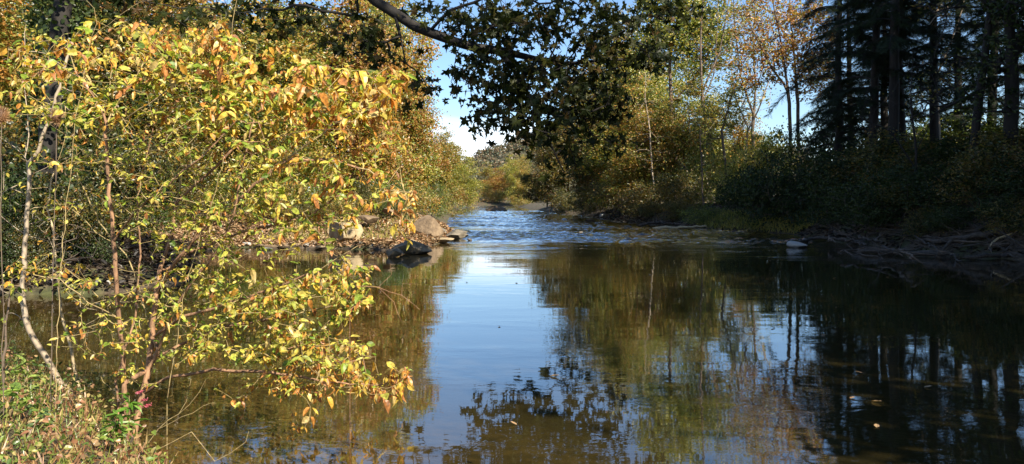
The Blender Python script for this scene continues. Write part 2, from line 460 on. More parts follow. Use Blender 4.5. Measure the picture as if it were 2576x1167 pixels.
# ---- broadleaf tree prototypes: height 1 unit = 1 m, built at real size and copied with a little scaling
def broadleaf(seed, H=16, R=4.0, low=.12, ntips=420, per=30, spread=.42, leaf=.2, T=T_fold, lean=.06, nlobes=22, tip_r=.011, bare=0.0, shell=.45):
    r = np.random.default_rng(seed)
    top = np.array([r.normal() * lean * H, r.normal() * lean * H, H * .96])
    trunk = wobble_line((0, 0, -.4), top, 14, .35, r)
    lobes = []
    for i in range(nlobes):
        h = low + (1 - low) * ((i + r.uniform(0, 1)) / nlobes)
        prof = math.sin(min(1, max(.05, (1.06 - h) / .95)) ** .75 * math.pi * .62 + .12)
        rad = R * prof; th = r.uniform(0, 6.28); off = rad * r.uniform(.25, .75)
        c = trunk[0] + (top - trunk[0]) * h
        s = max(.7, rad * r.uniform(.32, .55))
        lobes.append((c[0] + off * math.cos(th), c[1] + off * math.sin(th), H * h, s, s, s * r.uniform(.55, .85)))
    tg = lobes_points(lobes, ntips, r, shell); tg = tg[tg[:, 2] > .3]
    axis = np.linalg.norm(tg[:, :2] - (trunk[0][:2] + (top - trunk[0])[:2] * (tg[:, 2:3] / H)), axis=1)
    tg = tg[np.argsort(axis)]
    pos, par, ns, tips = grow([trunk], tg, .55, .9, .05, .07, r)
    paths = skeleton_paths(pos, par, tip_r)
    keep = tips if bare <= 0 else tips[r.uniform(0, 1, len(tips)) > bare]
    cv = foliage(pos[keep], per, spread, leaf, T, r)
    return tubes(paths, 7), cv


def tree_meshes(seed, **k):
    (tv, tl, tt), (cv, cl, ct) = broadleaf(seed, **k)
    return mk('trunk', tv, tl, tt, B_brown, True), mk('crown', cv, cl, ct, M_gold)


def place_tree(name, label, cat, meshes, x, y, z, sx, sz, rz, mat, bark=None, group=None, crown_name='crown', trunk_name='trunk'):
    t = thing(name, label, cat, (x, y, z), rz, group, (sx, sx, sz))
    for nm, me, mt in ((trunk_name, meshes[0], bark), (crown_name, meshes[1], mat)):
        o = new_obj(nm, me, t)
        if mt is not None:
            o.material_slots[0].link = 'OBJECT'; o.material_slots[0].material = mt
    return t


# ------------------------------------------------------------------ river outline and terrain
RIVER = np.array([(-1.2, 3.6), (-1.9, 4.5), (-2.6, 5.4), (-3.6, 6.6), (-4.8, 7.7), (-7, 8.8), (-12, 9.6), (-22, 10), (-22, 13), (-12, 13.2), (-9, 13.5), (-6.9, 13.9),
                  (-6.5, 16), (-7.8, 20), (-9.9, 25), (-9.4, 27.6), (-8, 27.6), (-6, 26.9), (-4.1, 26.0), (-3.2, 27), (-2.7, 30), (-2.6, 35), (-3.2, 42),
                  (-4.5, 55), (-6.8, 90), (-10, 150), (-15, 215), (-12, 262), (-2, 268), (3, 255), (1.5, 200), (3.2, 150), (5.0, 110), (7.4, 80), (7.7, 62), (8.2, 54), (9.8, 48),
                  (11.7, 42), (13.2, 38), (12.6, 31), (13.1, 24.5), (13.9, 21.5), (16.5, 16), (18.5, 11), (19, 6), (17, 2.6), (14, 1.0), (6, 2.8), (1, 3.4)])


def river_dist(p):
    a = RIVER; b = np.roll(RIVER, -1, 0); d = np.full(len(p), 1e9); ins = np.zeros(len(p), bool)
    for (ax, ay), (bx, by) in zip(a, b):
        ex, ey = bx - ax, by - ay; wx, wy = p[:, 0] - ax, p[:, 1] - ay
        t = np.clip((wx * ex + wy * ey) / (ex * ex + ey * ey), 0, 1)
        d = np.minimum(d, np.hypot(wx - t * ex, wy - t * ey))
        c = (ay > p[:, 1]) != (by > p[:, 1])
        with np.errstate(divide='ignore', invalid='ignore'):
            ins ^= c & (p[:, 0] < (bx - ax) * (p[:, 1] - ay) / (by - ay + 1e-12) + ax)
    return np.where(ins, -d, d)


def ground_z(x, y):
    p = np.stack([np.atleast_1d(x).astype(float), np.atleast_1d(y).astype(float)], 1)
    d = river_dist(p); nz = fbm(p, .8, 5, 4)
    near = 1 / (1 + np.exp((p[:, 1] - 10.5) / .8))
    rhill = np.clip((p[:, 0] - 9) / 3, 0, 1) * np.exp(-((p[:, 1] - 28) / 16) ** 2) * (1 - np.exp(-np.maximum(d - .8, 0) / 4)) * 3.4
    lcut = np.exp(-((p[:, 1] - 16.5) / 3.2) ** 2) * (p[:, 0] < 0)
    shore = np.exp(-((p[:, 1] - 29) / 3.5) ** 2) * (p[:, 0] < 0)
    steep = 1.1 - .45 * lcut - .85 * shore
    o = .03 + steep * (1 - np.exp(-np.maximum(d, 0) / (1.6 - .3 * lcut + 1.6 * shore))) * .9 + np.clip(d, 0, 60) * .035 + rhill
    on = .03 + .18 * (1 - np.exp(-np.maximum(d, 0) / .5)) + .02 * np.clip(d, 0, 10)
    out = o * (1 - near) + on * near + nz * .07 * np.clip(d, 0, 1)
    dd = np.maximum(-d, 0)
    inn = -.02 - .85 * (1 - np.exp(-dd / 3.5)) + nz * .05 * np.clip(dd, 0, 1)
    return np.where(d > 0, out, inn)


def gz(x, y): return float(ground_z(x, y)[0])


def build_ground():
    ux = np.linspace(-1, 1, 361); xs = 14 * np.sinh(ux * 4.9) / np.sinh(1.0) * .18 * 2.6
    xs = xs / xs.max() * 420
    uy = np.linspace(0, 1, 420); ys = -30 + 0 * uy; ys = np.concatenate([np.linspace(-40, 2, 22)[:-1], np.linspace(2, 45, 240)[:-1], np.geomspace(45, 1400, 130)])
    X, Y = np.meshgrid(xs, ys); Z = ground_z(X.ravel(), Y.ravel())
    far = np.clip((np.hypot(X.ravel(), Y.ravel()) - 300) / 300, 0, 1); Z = Z * (1 - far) + 2.5 * far
    V = np.stack([X.ravel(), Y.ravel(), Z], 1); nx, ny = len(xs), len(ys)
    i = np.arange(ny - 1)[:, None] * nx + np.arange(nx - 1)[None]
    Q = np.stack([i, i + 1, i + nx + 1, i + nx], -1).reshape(-1, 4)
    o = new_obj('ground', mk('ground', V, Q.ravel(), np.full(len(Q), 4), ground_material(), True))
    tag(o, 'brown soil banks and silty bed of the river', None, None, 'structure')
    # one water sheet; where the river runs shallow over stones its surface is broken into real wavelets
    xs = np.concatenate([[-60, -30], np.arange(-17, 20, .10), [30, 60]])
    ys = np.concatenate([[-20, 0, 12], np.arange(24, 62, .085), np.geomspace(62, 130, 260)[1:], np.linspace(131, 268, 110), [300]])
    X, Y = np.meshgrid(xs, ys); p = np.stack([X.ravel(), Y.ravel()], 1)
    e = p[:, 1] + 3.2 * fbm(p * np.array([1, .25]), .45, 91, 4) + .18 * p[:, 0]
    zone = np.clip((e - 28.0) / 6, 0, 1); zone = zone * zone * (3 - 2 * zone) * np.clip((np.abs(p[:, 0] - 1.5) < 18.4) * 1.0, 0, 1)
    slick = np.clip(.72 + .75 * fbm(p * np.array([.6, 1.0]), .55, 92, 3), .10, 1.25)
    far = np.clip(p[:, 1] / 45, 1, 2.2)
    w = fbm(p * np.array([.8, 1.15]), 8.0, 93, 4) * .022 + fbm(p, 5.1, 94, 4) * .020 + fbm(p * np.array([.7, 1.3]), 2.6, 95, 3) * .022
    w = np.where(w > 0, w * 1.6, w) * zone * slick * 1.45
    fade = 1 - np.clip((p[:, 1] - 75) / 60, 0, 1) * .5
    Vw = np.stack([p[:, 0], p[:, 1], w * fade * 1.0], 1); nx, ny = len(xs), len(ys)
    i = np.arange(ny - 1)[:, None] * nx + np.arange(nx - 1)[None]
    Q = np.stack([i, i + 1, i + nx + 1, i + nx], -1).reshape(-1, 4)
    o = new_obj('water', mk('water', Vw, Q.ravel(), np.full(len(Q), 4), water_material(), True))
    tag(o, 'calm river water mirroring sky and trees with a blue riffle', None, None, 'structure')


build_ground()


# ------------------------------------------------------------------ distant hill with its woods
def build_hill():
    nx, ny = 70, 30
    xs = np.linspace(-150, 330, nx); ys = np.linspace(480, 760, ny); X, Y = np.meshgrid(xs, ys)
    pr = np.interp(xs, [-150, -45, -25, -12, 8, 30, 60, 120, 330], [2, 22, 33, 39, 45, 50, 52, 48, 20])
    h = pr[None] * np.sin(np.clip((Y - 480) / 280, 0, 1) * math.pi) ** .8
    V = np.stack([X.ravel(), Y.ravel(), h.ravel() - 1 + 0], 1)
    i = np.arange(ny - 1)[:, None] * nx + np.arange(nx - 1)[None]
    Q = np.stack([i, i + 1, i + nx + 1, i + nx], -1).reshape(-1, 4)
    o = new_obj('hill', mk('hill', V, Q.ravel(), np.full(len(Q), 4), bark_mat('hill_soil', (.03, .035, .015), (.07, .06, .03), .2, 1), True))
    tag(o, 'distant wooded hill beyond the river bend', None, None, 'structure')
    r = np.random.default_rng(3)
    n = 900; cx = r.uniform(-110, 220, n); cy = 480 + 170 * r.uniform(0, 1, n)
    hz = np.interp(cx, xs, pr) * np.sin(np.clip((cy - 480) / 280, 0, 1) * math.pi) ** .8
    cen = np.stack([cx, cy, hz + 1], 1); per = 90; rad = r.uniform(3, 6.5, n)
    d = rand_dirs(n * per, r); pos = cen.repeat(per, 0) + d * rad.repeat(per)[:, None] * r.uniform(.75, 1.05, (n * per, 1)) * np.array([1, 1, 1.15])
    W = leaf_verts(pos, rand_dirs(n * per, r), d + rand_dirs(n * per, r) * .6, r.uniform(.9, 1.8, n * per), T_quad, 1.3)
    me = mk('hillside_woods', *W, leaf_mat('far_woods', [(.05, .07, .04), (.06, .08, .05), (.10, .10, .05), (.19, .13, .07), (.14, .1, .06)], clump=0.15, transl=.2))
    me.materials[0].node_tree.nodes['Noise Texture'].inputs['Scale'].default_value = .12
    tag(new_obj('hillside_woods', me), 'muted autumn woods covering the distant hill', 'woods', None, 'stuff')


build_hill()

# ------------------------------------------------------------------ prototypes
PR = [tree_meshes(21 + i, H=16, R=[3.9, 3.4, 4.4, 3.7][i], low=[.05, .1, .06, .14][i], ntips=520, per=44, spread=.46, leaf=.21) for i in range(4)]
PS = [tree_meshes(51 + i, H=8, R=2.6, low=.18, ntips=260, per=26, spread=.3, leaf=.15, nlobes=16, tip_r=.007) for i in range(2)]           # slender saplings


def shrub_meshes(seed, H=3.2, R=2.2, ntips=240, per=24, leaf=.11, spread=.24):
    r = np.random.default_rng(seed); lobes = []
    for i in range(16):
        th = r.uniform(0, 6.28); q = math.sqrt(r.uniform(0, 1)) * R * .75; h = r.uniform(.12, .8) * H * (1 - .35 * q / R)
        s = R * r.uniform(.28, .45); lobes.append((q * math.cos(th), q * math.sin(th), h, s, s, s * .75))
    tg = lobes_points(lobes, ntips, r, .4); tg[:, 2] = np.abs(tg[:, 2]) + .08
    tg = tg[np.argsort(np.linalg.norm(tg, axis=1))]
    seeds = [wobble_line((0, 0, -.2), (0, 0, .25), 2, 0, r)]
    for k in range(5):
        th = k * 1.26 + r.uniform(0, .6); seeds.append(wobble_line((0, 0, .25), (.5 * R * math.cos(th), .5 * R * math.sin(th), H * .6), 6, .1, r))
    pos, par, ns, tips = grow(seeds, tg, .3, .7, .04, .08, r)
    tv = tubes(skeleton_paths(pos, par, .005), 5); cv = foliage(pos[tips], per, spread, leaf, T_fold, r)
    return mk('stem', *tv, B_brown, True), mk('foliage', *cv, M_green)


SH = [shrub_meshes(71), shrub_meshes(72, H=3.6, R=2.0), shrub_meshes(73, H=2.6, R=2.5)]


def tree_at(proto, px, D, topy, wpx, mat, label, bark=B_brown, name='tree', cat='tree', group=None, Hp=16, Rp=3.9, ry=None):
    x, y = XY(px, D)
    for _ in range(20):
        if river_dist(np.array([[x, y]]))[0] < 1.0: x += .3 if px > 1235 else -.3
    z = gz(x, y) - .1
    H = HC + (HY - topy) / F * D - z; R = wpx / F * D
    return place_tree(name, label, cat, proto, x, y, z, R / Rp, H / Hp, float(rng.uniform(0, 6.28)) if ry is None else ry, mat, bark, group)


# left bank wall of autumn trees (px, distance, top row, crown half-width in px, colour, label)
LG = 'autumn trees lining the left bank'
LT = [
    (1196, 205, 418, 42, M_gold, 'farthest low gold tree of the left bank, where the river bends away'),
    (1172, 170, 388, 52, M_gold, 'far gold-green tree on the left bank just before the bend'),
    (1140, 138, 352, 62, M_pale, 'yellow-green riverside tree, third from the bend on the left bank'),
    (1100, 112, 320, 62, M_gold, 'rounded gold tree sloping down to the left water edge by the riffle'),
    (1058, 92, 215, 80, M_orange, 'russet-gold tree whose edge meets the white cloud gap'),
    (1005, 74, 60, 105, M_orange, 'tall russet tree beside the sky gap on the left bank'),
    (955, 62, -40, 125, M_gold, 'tall gold-green tree rising behind the brown boulder'),
    (850, 52, -60, 150, M_orange, 'big russet-leaved tree behind the point of rocks'),
    (900, 90, -40, 130, M_pale, 'pale yellow tree standing back behind the russet trees'),
    (735, 46, -90, 165, M_gold, 'broad gold tree behind the upper right part of the bush'),
    (600, 42, -120, 170, M_gold, 'dense gold-green tree behind the middle of the bush'),
    (470, 48, -120, 170, M_orange, 'russet tree showing between the bush tips at the top'),
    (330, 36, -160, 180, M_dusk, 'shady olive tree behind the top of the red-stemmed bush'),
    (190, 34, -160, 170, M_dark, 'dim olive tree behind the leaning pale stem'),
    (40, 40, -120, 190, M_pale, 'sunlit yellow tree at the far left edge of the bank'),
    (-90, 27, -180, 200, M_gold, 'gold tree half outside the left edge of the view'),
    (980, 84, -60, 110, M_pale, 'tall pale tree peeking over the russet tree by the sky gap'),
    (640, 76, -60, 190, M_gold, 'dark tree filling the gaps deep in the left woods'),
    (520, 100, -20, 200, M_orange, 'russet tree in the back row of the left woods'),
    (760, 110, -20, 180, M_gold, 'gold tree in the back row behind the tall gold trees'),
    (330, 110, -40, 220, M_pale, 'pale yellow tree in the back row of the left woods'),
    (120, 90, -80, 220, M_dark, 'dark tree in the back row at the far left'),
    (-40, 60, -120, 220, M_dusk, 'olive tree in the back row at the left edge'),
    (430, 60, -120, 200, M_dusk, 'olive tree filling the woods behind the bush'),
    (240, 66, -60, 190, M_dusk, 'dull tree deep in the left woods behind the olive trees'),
]
for i, (px, D, ty, wp, mt, lb) in enumerate(LT):
    tree_at(PR[i % 4], px, D, ty, wp, mt, lb, name='autumn_tree', group=LG)

LS = [
    (1112, 62, 470, 34, M_dusk, 'dark overhanging shrub dipping to the riffle at the left bank'),
    (1085, 52, 455, 48, M_green, 'green shrub behind the brown boulder'),
    (1035, 46, 440, 62, M_gold, 'gold-green shrub above the brown boulder'),
    (965, 41, 425, 75, M_green, 'bright green shrub above the leaf-strewn shore'),
    (890, 38, 440, 80, M_dusk, 'dim shrub over the slab half buried in the bank'),
    (800, 37, 430, 90, M_green, 'green shrub behind the tan boulder'),
    (700, 36, 420, 95, M_gold, 'gold shrub on the bank behind the bush'),
    (590, 35, 440, 95, M_green, 'low green shrub behind the forked stems'),
    (470, 33, 420, 110, M_dusk, 'dim shrub at the head of the cove'),
    (340, 28, 430, 110, M_green, 'green shrub over the dark cut bank'),
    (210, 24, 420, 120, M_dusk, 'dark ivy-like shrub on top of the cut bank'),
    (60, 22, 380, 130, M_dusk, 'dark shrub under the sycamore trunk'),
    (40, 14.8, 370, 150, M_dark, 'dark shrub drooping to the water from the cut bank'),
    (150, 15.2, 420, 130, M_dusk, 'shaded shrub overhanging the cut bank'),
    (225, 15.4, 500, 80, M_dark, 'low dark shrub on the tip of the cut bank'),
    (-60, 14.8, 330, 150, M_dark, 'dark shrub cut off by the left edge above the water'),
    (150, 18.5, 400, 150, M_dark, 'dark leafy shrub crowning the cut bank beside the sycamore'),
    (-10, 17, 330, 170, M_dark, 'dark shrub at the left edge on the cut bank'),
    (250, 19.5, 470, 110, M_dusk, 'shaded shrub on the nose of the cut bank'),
    (330, 24, 300, 150, M_dusk, 'tall shaded shrub behind the red stem'),
    (90, 26, 180, 190, M_dusk, 'tall dim shrub behind the forked pale stem'),
    (520, 40, 330, 120, M_gold, 'tall gold shrub in the woods behind the bush'),
    (760, 42, 330, 120, M_gold, 'tall gold shrub behind the arching bush branch'),
    (660, 40, 300, 110, M_orange, 'russet shrub in the woods behind the bush'),
    (930, 34.5, 500, 55, M_dusk, 'small dim shrub at the back of the leaf-strewn shore'),
    (1000, 34, 505, 50, M_green, 'small green shrub left of the brown boulder'),
    (760, 33, 490, 70, M_dusk, 'small dim shrub behind the shore stones'),
    (850, 33, 520, 50, M_gold, 'low gold shrub just behind the tan boulder'),
    (660, 32.5, 500, 70, M_gold, 'low gold shrub at the left end of the shore stones'),
    (100, 14.0, 560, 110, M_dark, 'lowest dark shrub with leaves touching the water at the cut bank'),
    (10, 14.0, 540, 110, M_dusk, 'low shaded shrub at the waterline by the left edge'),
    (190, 14.3, 600, 70, M_dusk, 'small shaded shrub at the waterline of the cut bank'),
    (1118, 82, 440, 44, M_gold, 'gold shrub beyond the dark overhanging one'),
    (1150, 120, 440, 44, M_orange, 'russet shrub low on the far left bank'),
    (1185, 170, 455, 36, M_gold, 'small gold shrub at the far bend'),
]
for i, (px, D, ty, wp, mt, lb) in enumerate(LS):
    x, y = XY(px, D)
    if river_dist(np.array([[x, y]]))[0] < .6: x -= .9
    z = gz(x, y) - .1; H = HC + (HY - ty) / F * D - z; R = wp / F * D; k = i % 3
    place_tree('riverside_shrub', lb, 'shrub', SH[k], x, y, z, R / 2.1, max(.4, H / 3.2), float(rng.uniform(0, 6.28)), mt, B_brown, 'shrubs along the left bank', 'foliage', 'stem')

# right bank, sunlit to half-shaded trees
RT = [
    (1236, 300, 408, 40, M_gold, 'gold tree closing the river at the bend'),
    (1262, 285, 420, 40, M_orange, 'russet tree closing the river beside the gold one'),
    (1292, 262, 392, 40, M_pale, 'pale green tree at the bend under the distant hill'),
    (1318, 190, 385, 36, M_gold, 'gold tree at the start of the far right bank'),
    (1352, 125, 330, 58, M_dusk, 'dull olive tree at the left end of the right-hand woods'),
    (1402, 98, 250, 84, M_dusk, 'olive tree half hidden by the hanging sycamore leaves'),
    (1462, 80, 205, 98, M_dusk, 'tall dull-green tree behind the hanging leaves'),
    (1545, 70, 190, 110, M_gold, 'round gold-leaved tree in the middle of the right bank'),
    (1632, 62, 215, 110, M_gold, 'gold and russet tree beside the slim pale trunks'),
    (1722, 60, 200, 95, M_gold, 'shorter gold-green tree in front of the crooked trunk'),
    (1500, 110, 60, 150, M_dusk, 'tall olive tree standing back behind the hanging leaves'),
    (1790, 72, 215, 75, M_pale, 'pale yellow-green tree between the bare trunks'),
    (1870, 66, 250, 70, M_gold, 'low gold tree behind the leaning vine-draped trunk'),
    (1660, 90, 60, 100, M_pale, 'tall pale tree in the second row behind the crooked limb'),
    (1600, 96, 40, 120, M_gold, 'tall gold tree standing back under the top edge'),
]
for i, (px, D, ty, wp, mt, lb) in enumerate(RT):
    tree_at(PR[(i + 1) % 4], px, D, ty, wp, mt, lb, name='autumn_tree', group='autumn trees on the right bank')
RS = [
    (1345, 92, 470, 40, M_dusk, 'dark shrub at the water on the far right bank'),
    (1400, 84, 450, 55, M_dusk, 'olive shrub behind the little gravel bar'),
    (1470, 76, 440, 66, M_dusk, 'dim shrub left of the leaning stump stems'),
    (1545, 64, 440, 76, M_dusk, 'olive shrub over the driftwood logs'),
    (1630, 57, 430, 80, M_dusk, 'shady shrub behind the long pale log'),
    (1715, 54, 410, 80, M_dusk, 'dull green shrub left of the big mound'),
    (1770, 58, 320, 80, M_pale, 'bright green vine-covered shrub under the bare trees'),
    (1850, 54, 320, 70, M_pale, 'yellow-green sunlit shrub beside the dark mound'),
    (1940, 50, 285, 90, M_pale, 'sunlit green shrub on top of the dark mound'),
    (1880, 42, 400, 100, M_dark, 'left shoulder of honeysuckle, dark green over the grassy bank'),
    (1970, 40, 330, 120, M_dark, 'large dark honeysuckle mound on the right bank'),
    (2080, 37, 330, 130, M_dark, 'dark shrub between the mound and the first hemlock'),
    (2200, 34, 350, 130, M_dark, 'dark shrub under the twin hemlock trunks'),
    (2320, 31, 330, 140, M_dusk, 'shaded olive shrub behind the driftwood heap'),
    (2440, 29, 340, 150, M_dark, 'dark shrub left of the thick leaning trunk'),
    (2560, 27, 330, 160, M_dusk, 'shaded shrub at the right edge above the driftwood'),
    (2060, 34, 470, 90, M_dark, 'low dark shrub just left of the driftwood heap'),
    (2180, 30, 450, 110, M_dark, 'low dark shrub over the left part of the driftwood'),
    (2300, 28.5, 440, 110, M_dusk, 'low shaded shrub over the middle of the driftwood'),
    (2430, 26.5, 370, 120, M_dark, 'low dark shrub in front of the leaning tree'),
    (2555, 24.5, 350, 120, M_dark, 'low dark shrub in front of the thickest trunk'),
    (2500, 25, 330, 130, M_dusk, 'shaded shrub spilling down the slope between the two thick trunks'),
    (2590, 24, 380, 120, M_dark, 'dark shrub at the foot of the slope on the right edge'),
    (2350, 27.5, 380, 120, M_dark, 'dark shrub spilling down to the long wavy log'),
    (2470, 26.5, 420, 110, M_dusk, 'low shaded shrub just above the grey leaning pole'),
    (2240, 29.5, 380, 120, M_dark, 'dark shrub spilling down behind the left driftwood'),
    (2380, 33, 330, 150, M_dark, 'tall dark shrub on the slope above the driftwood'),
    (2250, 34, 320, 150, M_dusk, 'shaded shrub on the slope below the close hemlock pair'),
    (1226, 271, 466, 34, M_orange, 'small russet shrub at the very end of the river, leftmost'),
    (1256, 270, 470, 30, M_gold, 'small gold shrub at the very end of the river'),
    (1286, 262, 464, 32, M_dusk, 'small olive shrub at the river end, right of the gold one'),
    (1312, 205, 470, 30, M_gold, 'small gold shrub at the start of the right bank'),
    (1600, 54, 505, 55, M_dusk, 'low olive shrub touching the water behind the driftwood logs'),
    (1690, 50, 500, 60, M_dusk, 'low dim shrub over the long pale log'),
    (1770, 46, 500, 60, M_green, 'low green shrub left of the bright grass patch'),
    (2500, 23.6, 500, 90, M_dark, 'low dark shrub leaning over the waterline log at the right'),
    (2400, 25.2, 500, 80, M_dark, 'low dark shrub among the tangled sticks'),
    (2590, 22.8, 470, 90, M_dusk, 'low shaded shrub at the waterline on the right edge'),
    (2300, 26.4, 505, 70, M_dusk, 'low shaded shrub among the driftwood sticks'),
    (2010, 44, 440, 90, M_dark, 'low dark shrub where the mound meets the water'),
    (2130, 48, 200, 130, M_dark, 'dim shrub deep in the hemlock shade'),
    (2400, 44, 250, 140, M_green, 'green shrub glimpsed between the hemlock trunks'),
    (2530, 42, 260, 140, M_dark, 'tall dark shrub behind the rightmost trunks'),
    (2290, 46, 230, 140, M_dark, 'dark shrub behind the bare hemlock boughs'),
]
for i, (px, D, ty, wp, mt, lb) in enumerate(RS):
    x, y = XY(px, D)
    for _ in range(12):
        if river_dist(np.array([[x, y]]))[0] < .8: x += .3
    z = gz(x, y) - .1; H = HC + (HY - ty) / F * D - z; R = wp / F * D; k = (i + 1) % 3
    place_tree('riverside_shrub', lb, 'shrub', SH[k], x, y, z, R / 2.1, max(.4, H / 3.2), float(rng.uniform(0, 6.28)), mt, B_brown, 'shrubs along the right bank', 'foliage', 'stem')


# ------------------------------------------------------------------ thinly leaved tall trees of the right bank (built one by one)
def open_tree(seed, name, label, stems, D, blobs, mat, bark, tip_r=.012, per=5, leaf=.2, spread=.35, step=.6, group=None, cat='tree', rmax=.4):
    """stems: lists of (px, py, dD) pixels of the drawn trunk and limbs at distance D; blobs: (px, py, rx, ry, n) twig regions"""
    r = np.random.default_rng(seed)
    x0, y0 = XY(stems[0][0][0], D); z0 = gz(x0, y0); base = np.array([x0, y0, z0])
    seeds = []
    for s in stems:
        pts = np.array([P(a, b, D + c) for a, b, c in s])
        dense = [pts[0]]
        for a, b in zip(pts[:-1], pts[1:]):
            k = max(1, int(np.linalg.norm(b - a) / step))
            for q in range(1, k + 1): dense.append(a + (b - a) * q / k + r.normal(size=3) * .02 * step)
        if len(seeds) == 0: dense = [np.array([dense[0][0], dense[0][1], z0 - .3])] + dense
        seeds.append(np.array(dense))
    tg = []
    for (a, b, rx, ry, n) in blobs:
        for _ in range(n):
            th = r.uniform(0, 6.28); q = math.sqrt(r.uniform(0, 1))
            tg.append(P(a + rx * q * math.cos(th), b + ry * q * math.sin(th), D + r.normal() * 1.3))
    tg = np.array(tg); allp = np.concatenate(seeds)
    dm = np.array([np.linalg.norm(allp - t, axis=1).min() for t in tg]); tg = tg[np.argsort(dm)]
    pos, par, ns, tips = grow([s - base for s in seeds], tg - base, step, .8, -.02, .08, r)
    t = thing(name, label, cat, base, 0, group)
    new_obj('trunk', mk('trunk', *tubes(skeleton_paths(pos, par, tip_r, .5, rmax), 8), bark, True), t)
    new_obj('crown', mk('crown', *foliage(pos[tips], per, spread, leaf, T_fold, r), mat), t)
    return t


BG = 'thin tall trees on the right bank'
open_tree(101, 'autumn_tree', 'tall tree with a crooked dark limb bending under pale yellow leaves', [
    [(1712, 480, 0), (1690, 330, 0), (1684, 170, 0), (1690, 90, 0), (1672, 0, 0), (1660, -120, 0), (1655, -300, 0)],
    [(1700, 250, 0), (1745, 200, -.5), (1775, 150, -1), (1790, 110, -1), (1830, 60, -1)], [(1690, 90, 0), (1730, 20, .6), (1745, -80, 1)]], 66,
    [(1690, 40, 90, 90, 210), (1760, 110, 70, 80, 120), (1700, -120, 130, 110, 60), (1640, 120, 50, 50, 40), (1800, 60, 50, 70, 40)], M_pale, B_brown, per=30, leaf=.25, spread=.5, group=BG)
open_tree(102, 'bare_tree', 'slim nearly bare tree in front of blue sky with straight dark trunk', [
    [(1806, 470, 0), (1766, 250, 0), (1762, 100, 0), (1768, 0, 0), (1775, -150, 0), (1770, -300, 0)], [(1766, 230, 0), (1810, 130, .4), (1828, 30, .8), (1850, -100, 1)],
    [(1766, 260, 0), (1795, 190, .4), (1803, 80, .6), (1806, -20, .8)]], 60,
    [(1790, 60, 70, 90, 70), (1840, 100, 70, 100, 80), (1800, -90, 90, 80, 40), (1740, 190, 50, 60, 30)], M_gold, B_brown, tip_r=.012, per=3, leaf=.17, group=BG)
open_tree(103, 'autumn_tree', 'tall sunlit tree with twin warm brown trunks and sparse orange leaves', [
    [(1990, 470, 0), (1985, 260, 0), (1968, 130, 0), (1955, 60, 0), (1935, -40, 0), (1920, -220, 0)], [(2010, 470, .5), (2006, 260, .5), (1995, 120, .5), (1985, 20, .5), (1990, -120, .5)],
    [(1985, 230, 0), (1940, 170, 0), (1900, 90, 0), (1870, 30, 0)], [(2000, 200, .5), (2035, 120, 1), (2050, 20, 1)]], 52,
    [(1930, 70, 90, 100, 150), (2030, 110, 70, 110, 150), (1990, -60, 120, 80, 70), (1900, 170, 70, 60, 60), (2050, 200, 60, 60, 70)], M_orange, B_brown, tip_r=.011, per=18, leaf=.18, group=BG)
open_tree(104, 'bare_tree', 'low bare branched tree leaning over the green shrubs below the sky', [
    [(1870, 480, 0), (1880, 330, 0), (1905, 280, 0), (1935, 200, 0), (1950, 130, 0), (1955, 20, 0)], [(1880, 320, 0), (1850, 250, 0), (1835, 150, 0), (1845, 50, 0)]], 57,
    [(1860, 200, 50, 60, 35), (1910, 240, 50, 40, 25), (1940, 130, 40, 60, 25)], M_pale, B_pale, tip_r=.012, per=2, leaf=.15, group=BG)
open_tree(108, 'autumn_tree', 'thin golden tree with many fine upright limbs against the sky, left of the twin trunks', [
    [(1898, 480, 0), (1892, 330, 0), (1900, 220, 0), (1893, 110, 0), (1900, 0, 0), (1895, -160, 0)], [(1895, 290, 0), (1862, 190, .3), (1850, 90, .4), (1842, -40, .5)], [(1900, 230, 0), (1925, 150, -.3), (1938, 40, -.4)]], 63,
    [(1880, 120, 60, 110, 110), (1860, 10, 60, 70, 60), (1920, 40, 50, 90, 60), (1880, 240, 60, 50, 60), (1820, 230, 40, 50, 40)], M_pale, B_brown, tip_r=.011, per=8, leaf=.19, group=BG)
open_tree(105, 'vine_covered_trunk', 'leaning trunk draped in bright green vines beside the bare tree', [
    [(1830, 470, 0), (1815, 330, 0), (1835, 260, 0), (1850, 200, 0), (1862, 130, 0)]], 56,
    [(1835, 280, 22, 50, 50), (1850, 220, 14, 30, 16), (1775, 300, 26, 50, 45)], M_pale, B_brown, tip_r=.014, per=14, leaf=.16, spread=.2, step=.4, group=BG)
open_tree(106, 'sapling', 'slim sapling with a pale straight trunk among the gold leaves', [
    [(1650, 520, 0), (1640, 430, 0), (1634, 330, 0), (1622, 240, 0), (1624, 190, 0), (1614, 150, 0)]], 58,
    [(1630, 260, 45, 60, 36), (1620, 180, 30, 35, 12), (1640, 370, 60, 60, 40)], M_gold, B_pale, tip_r=.008, per=10, leaf=.15, group=BG)
open_tree(107, 'sapling', 'second slim sapling with pale trunk, right of the first', [
    [(1768, 560, 0), (1766, 440, 0), (1760, 340, 0), (1758, 260, 0)]], 51,
    [(1760, 330, 45, 60, 30), (1750, 420, 50, 40, 14)], M_gold, B_brown, tip_r=.010, per=10, leaf=.15, group=BG)


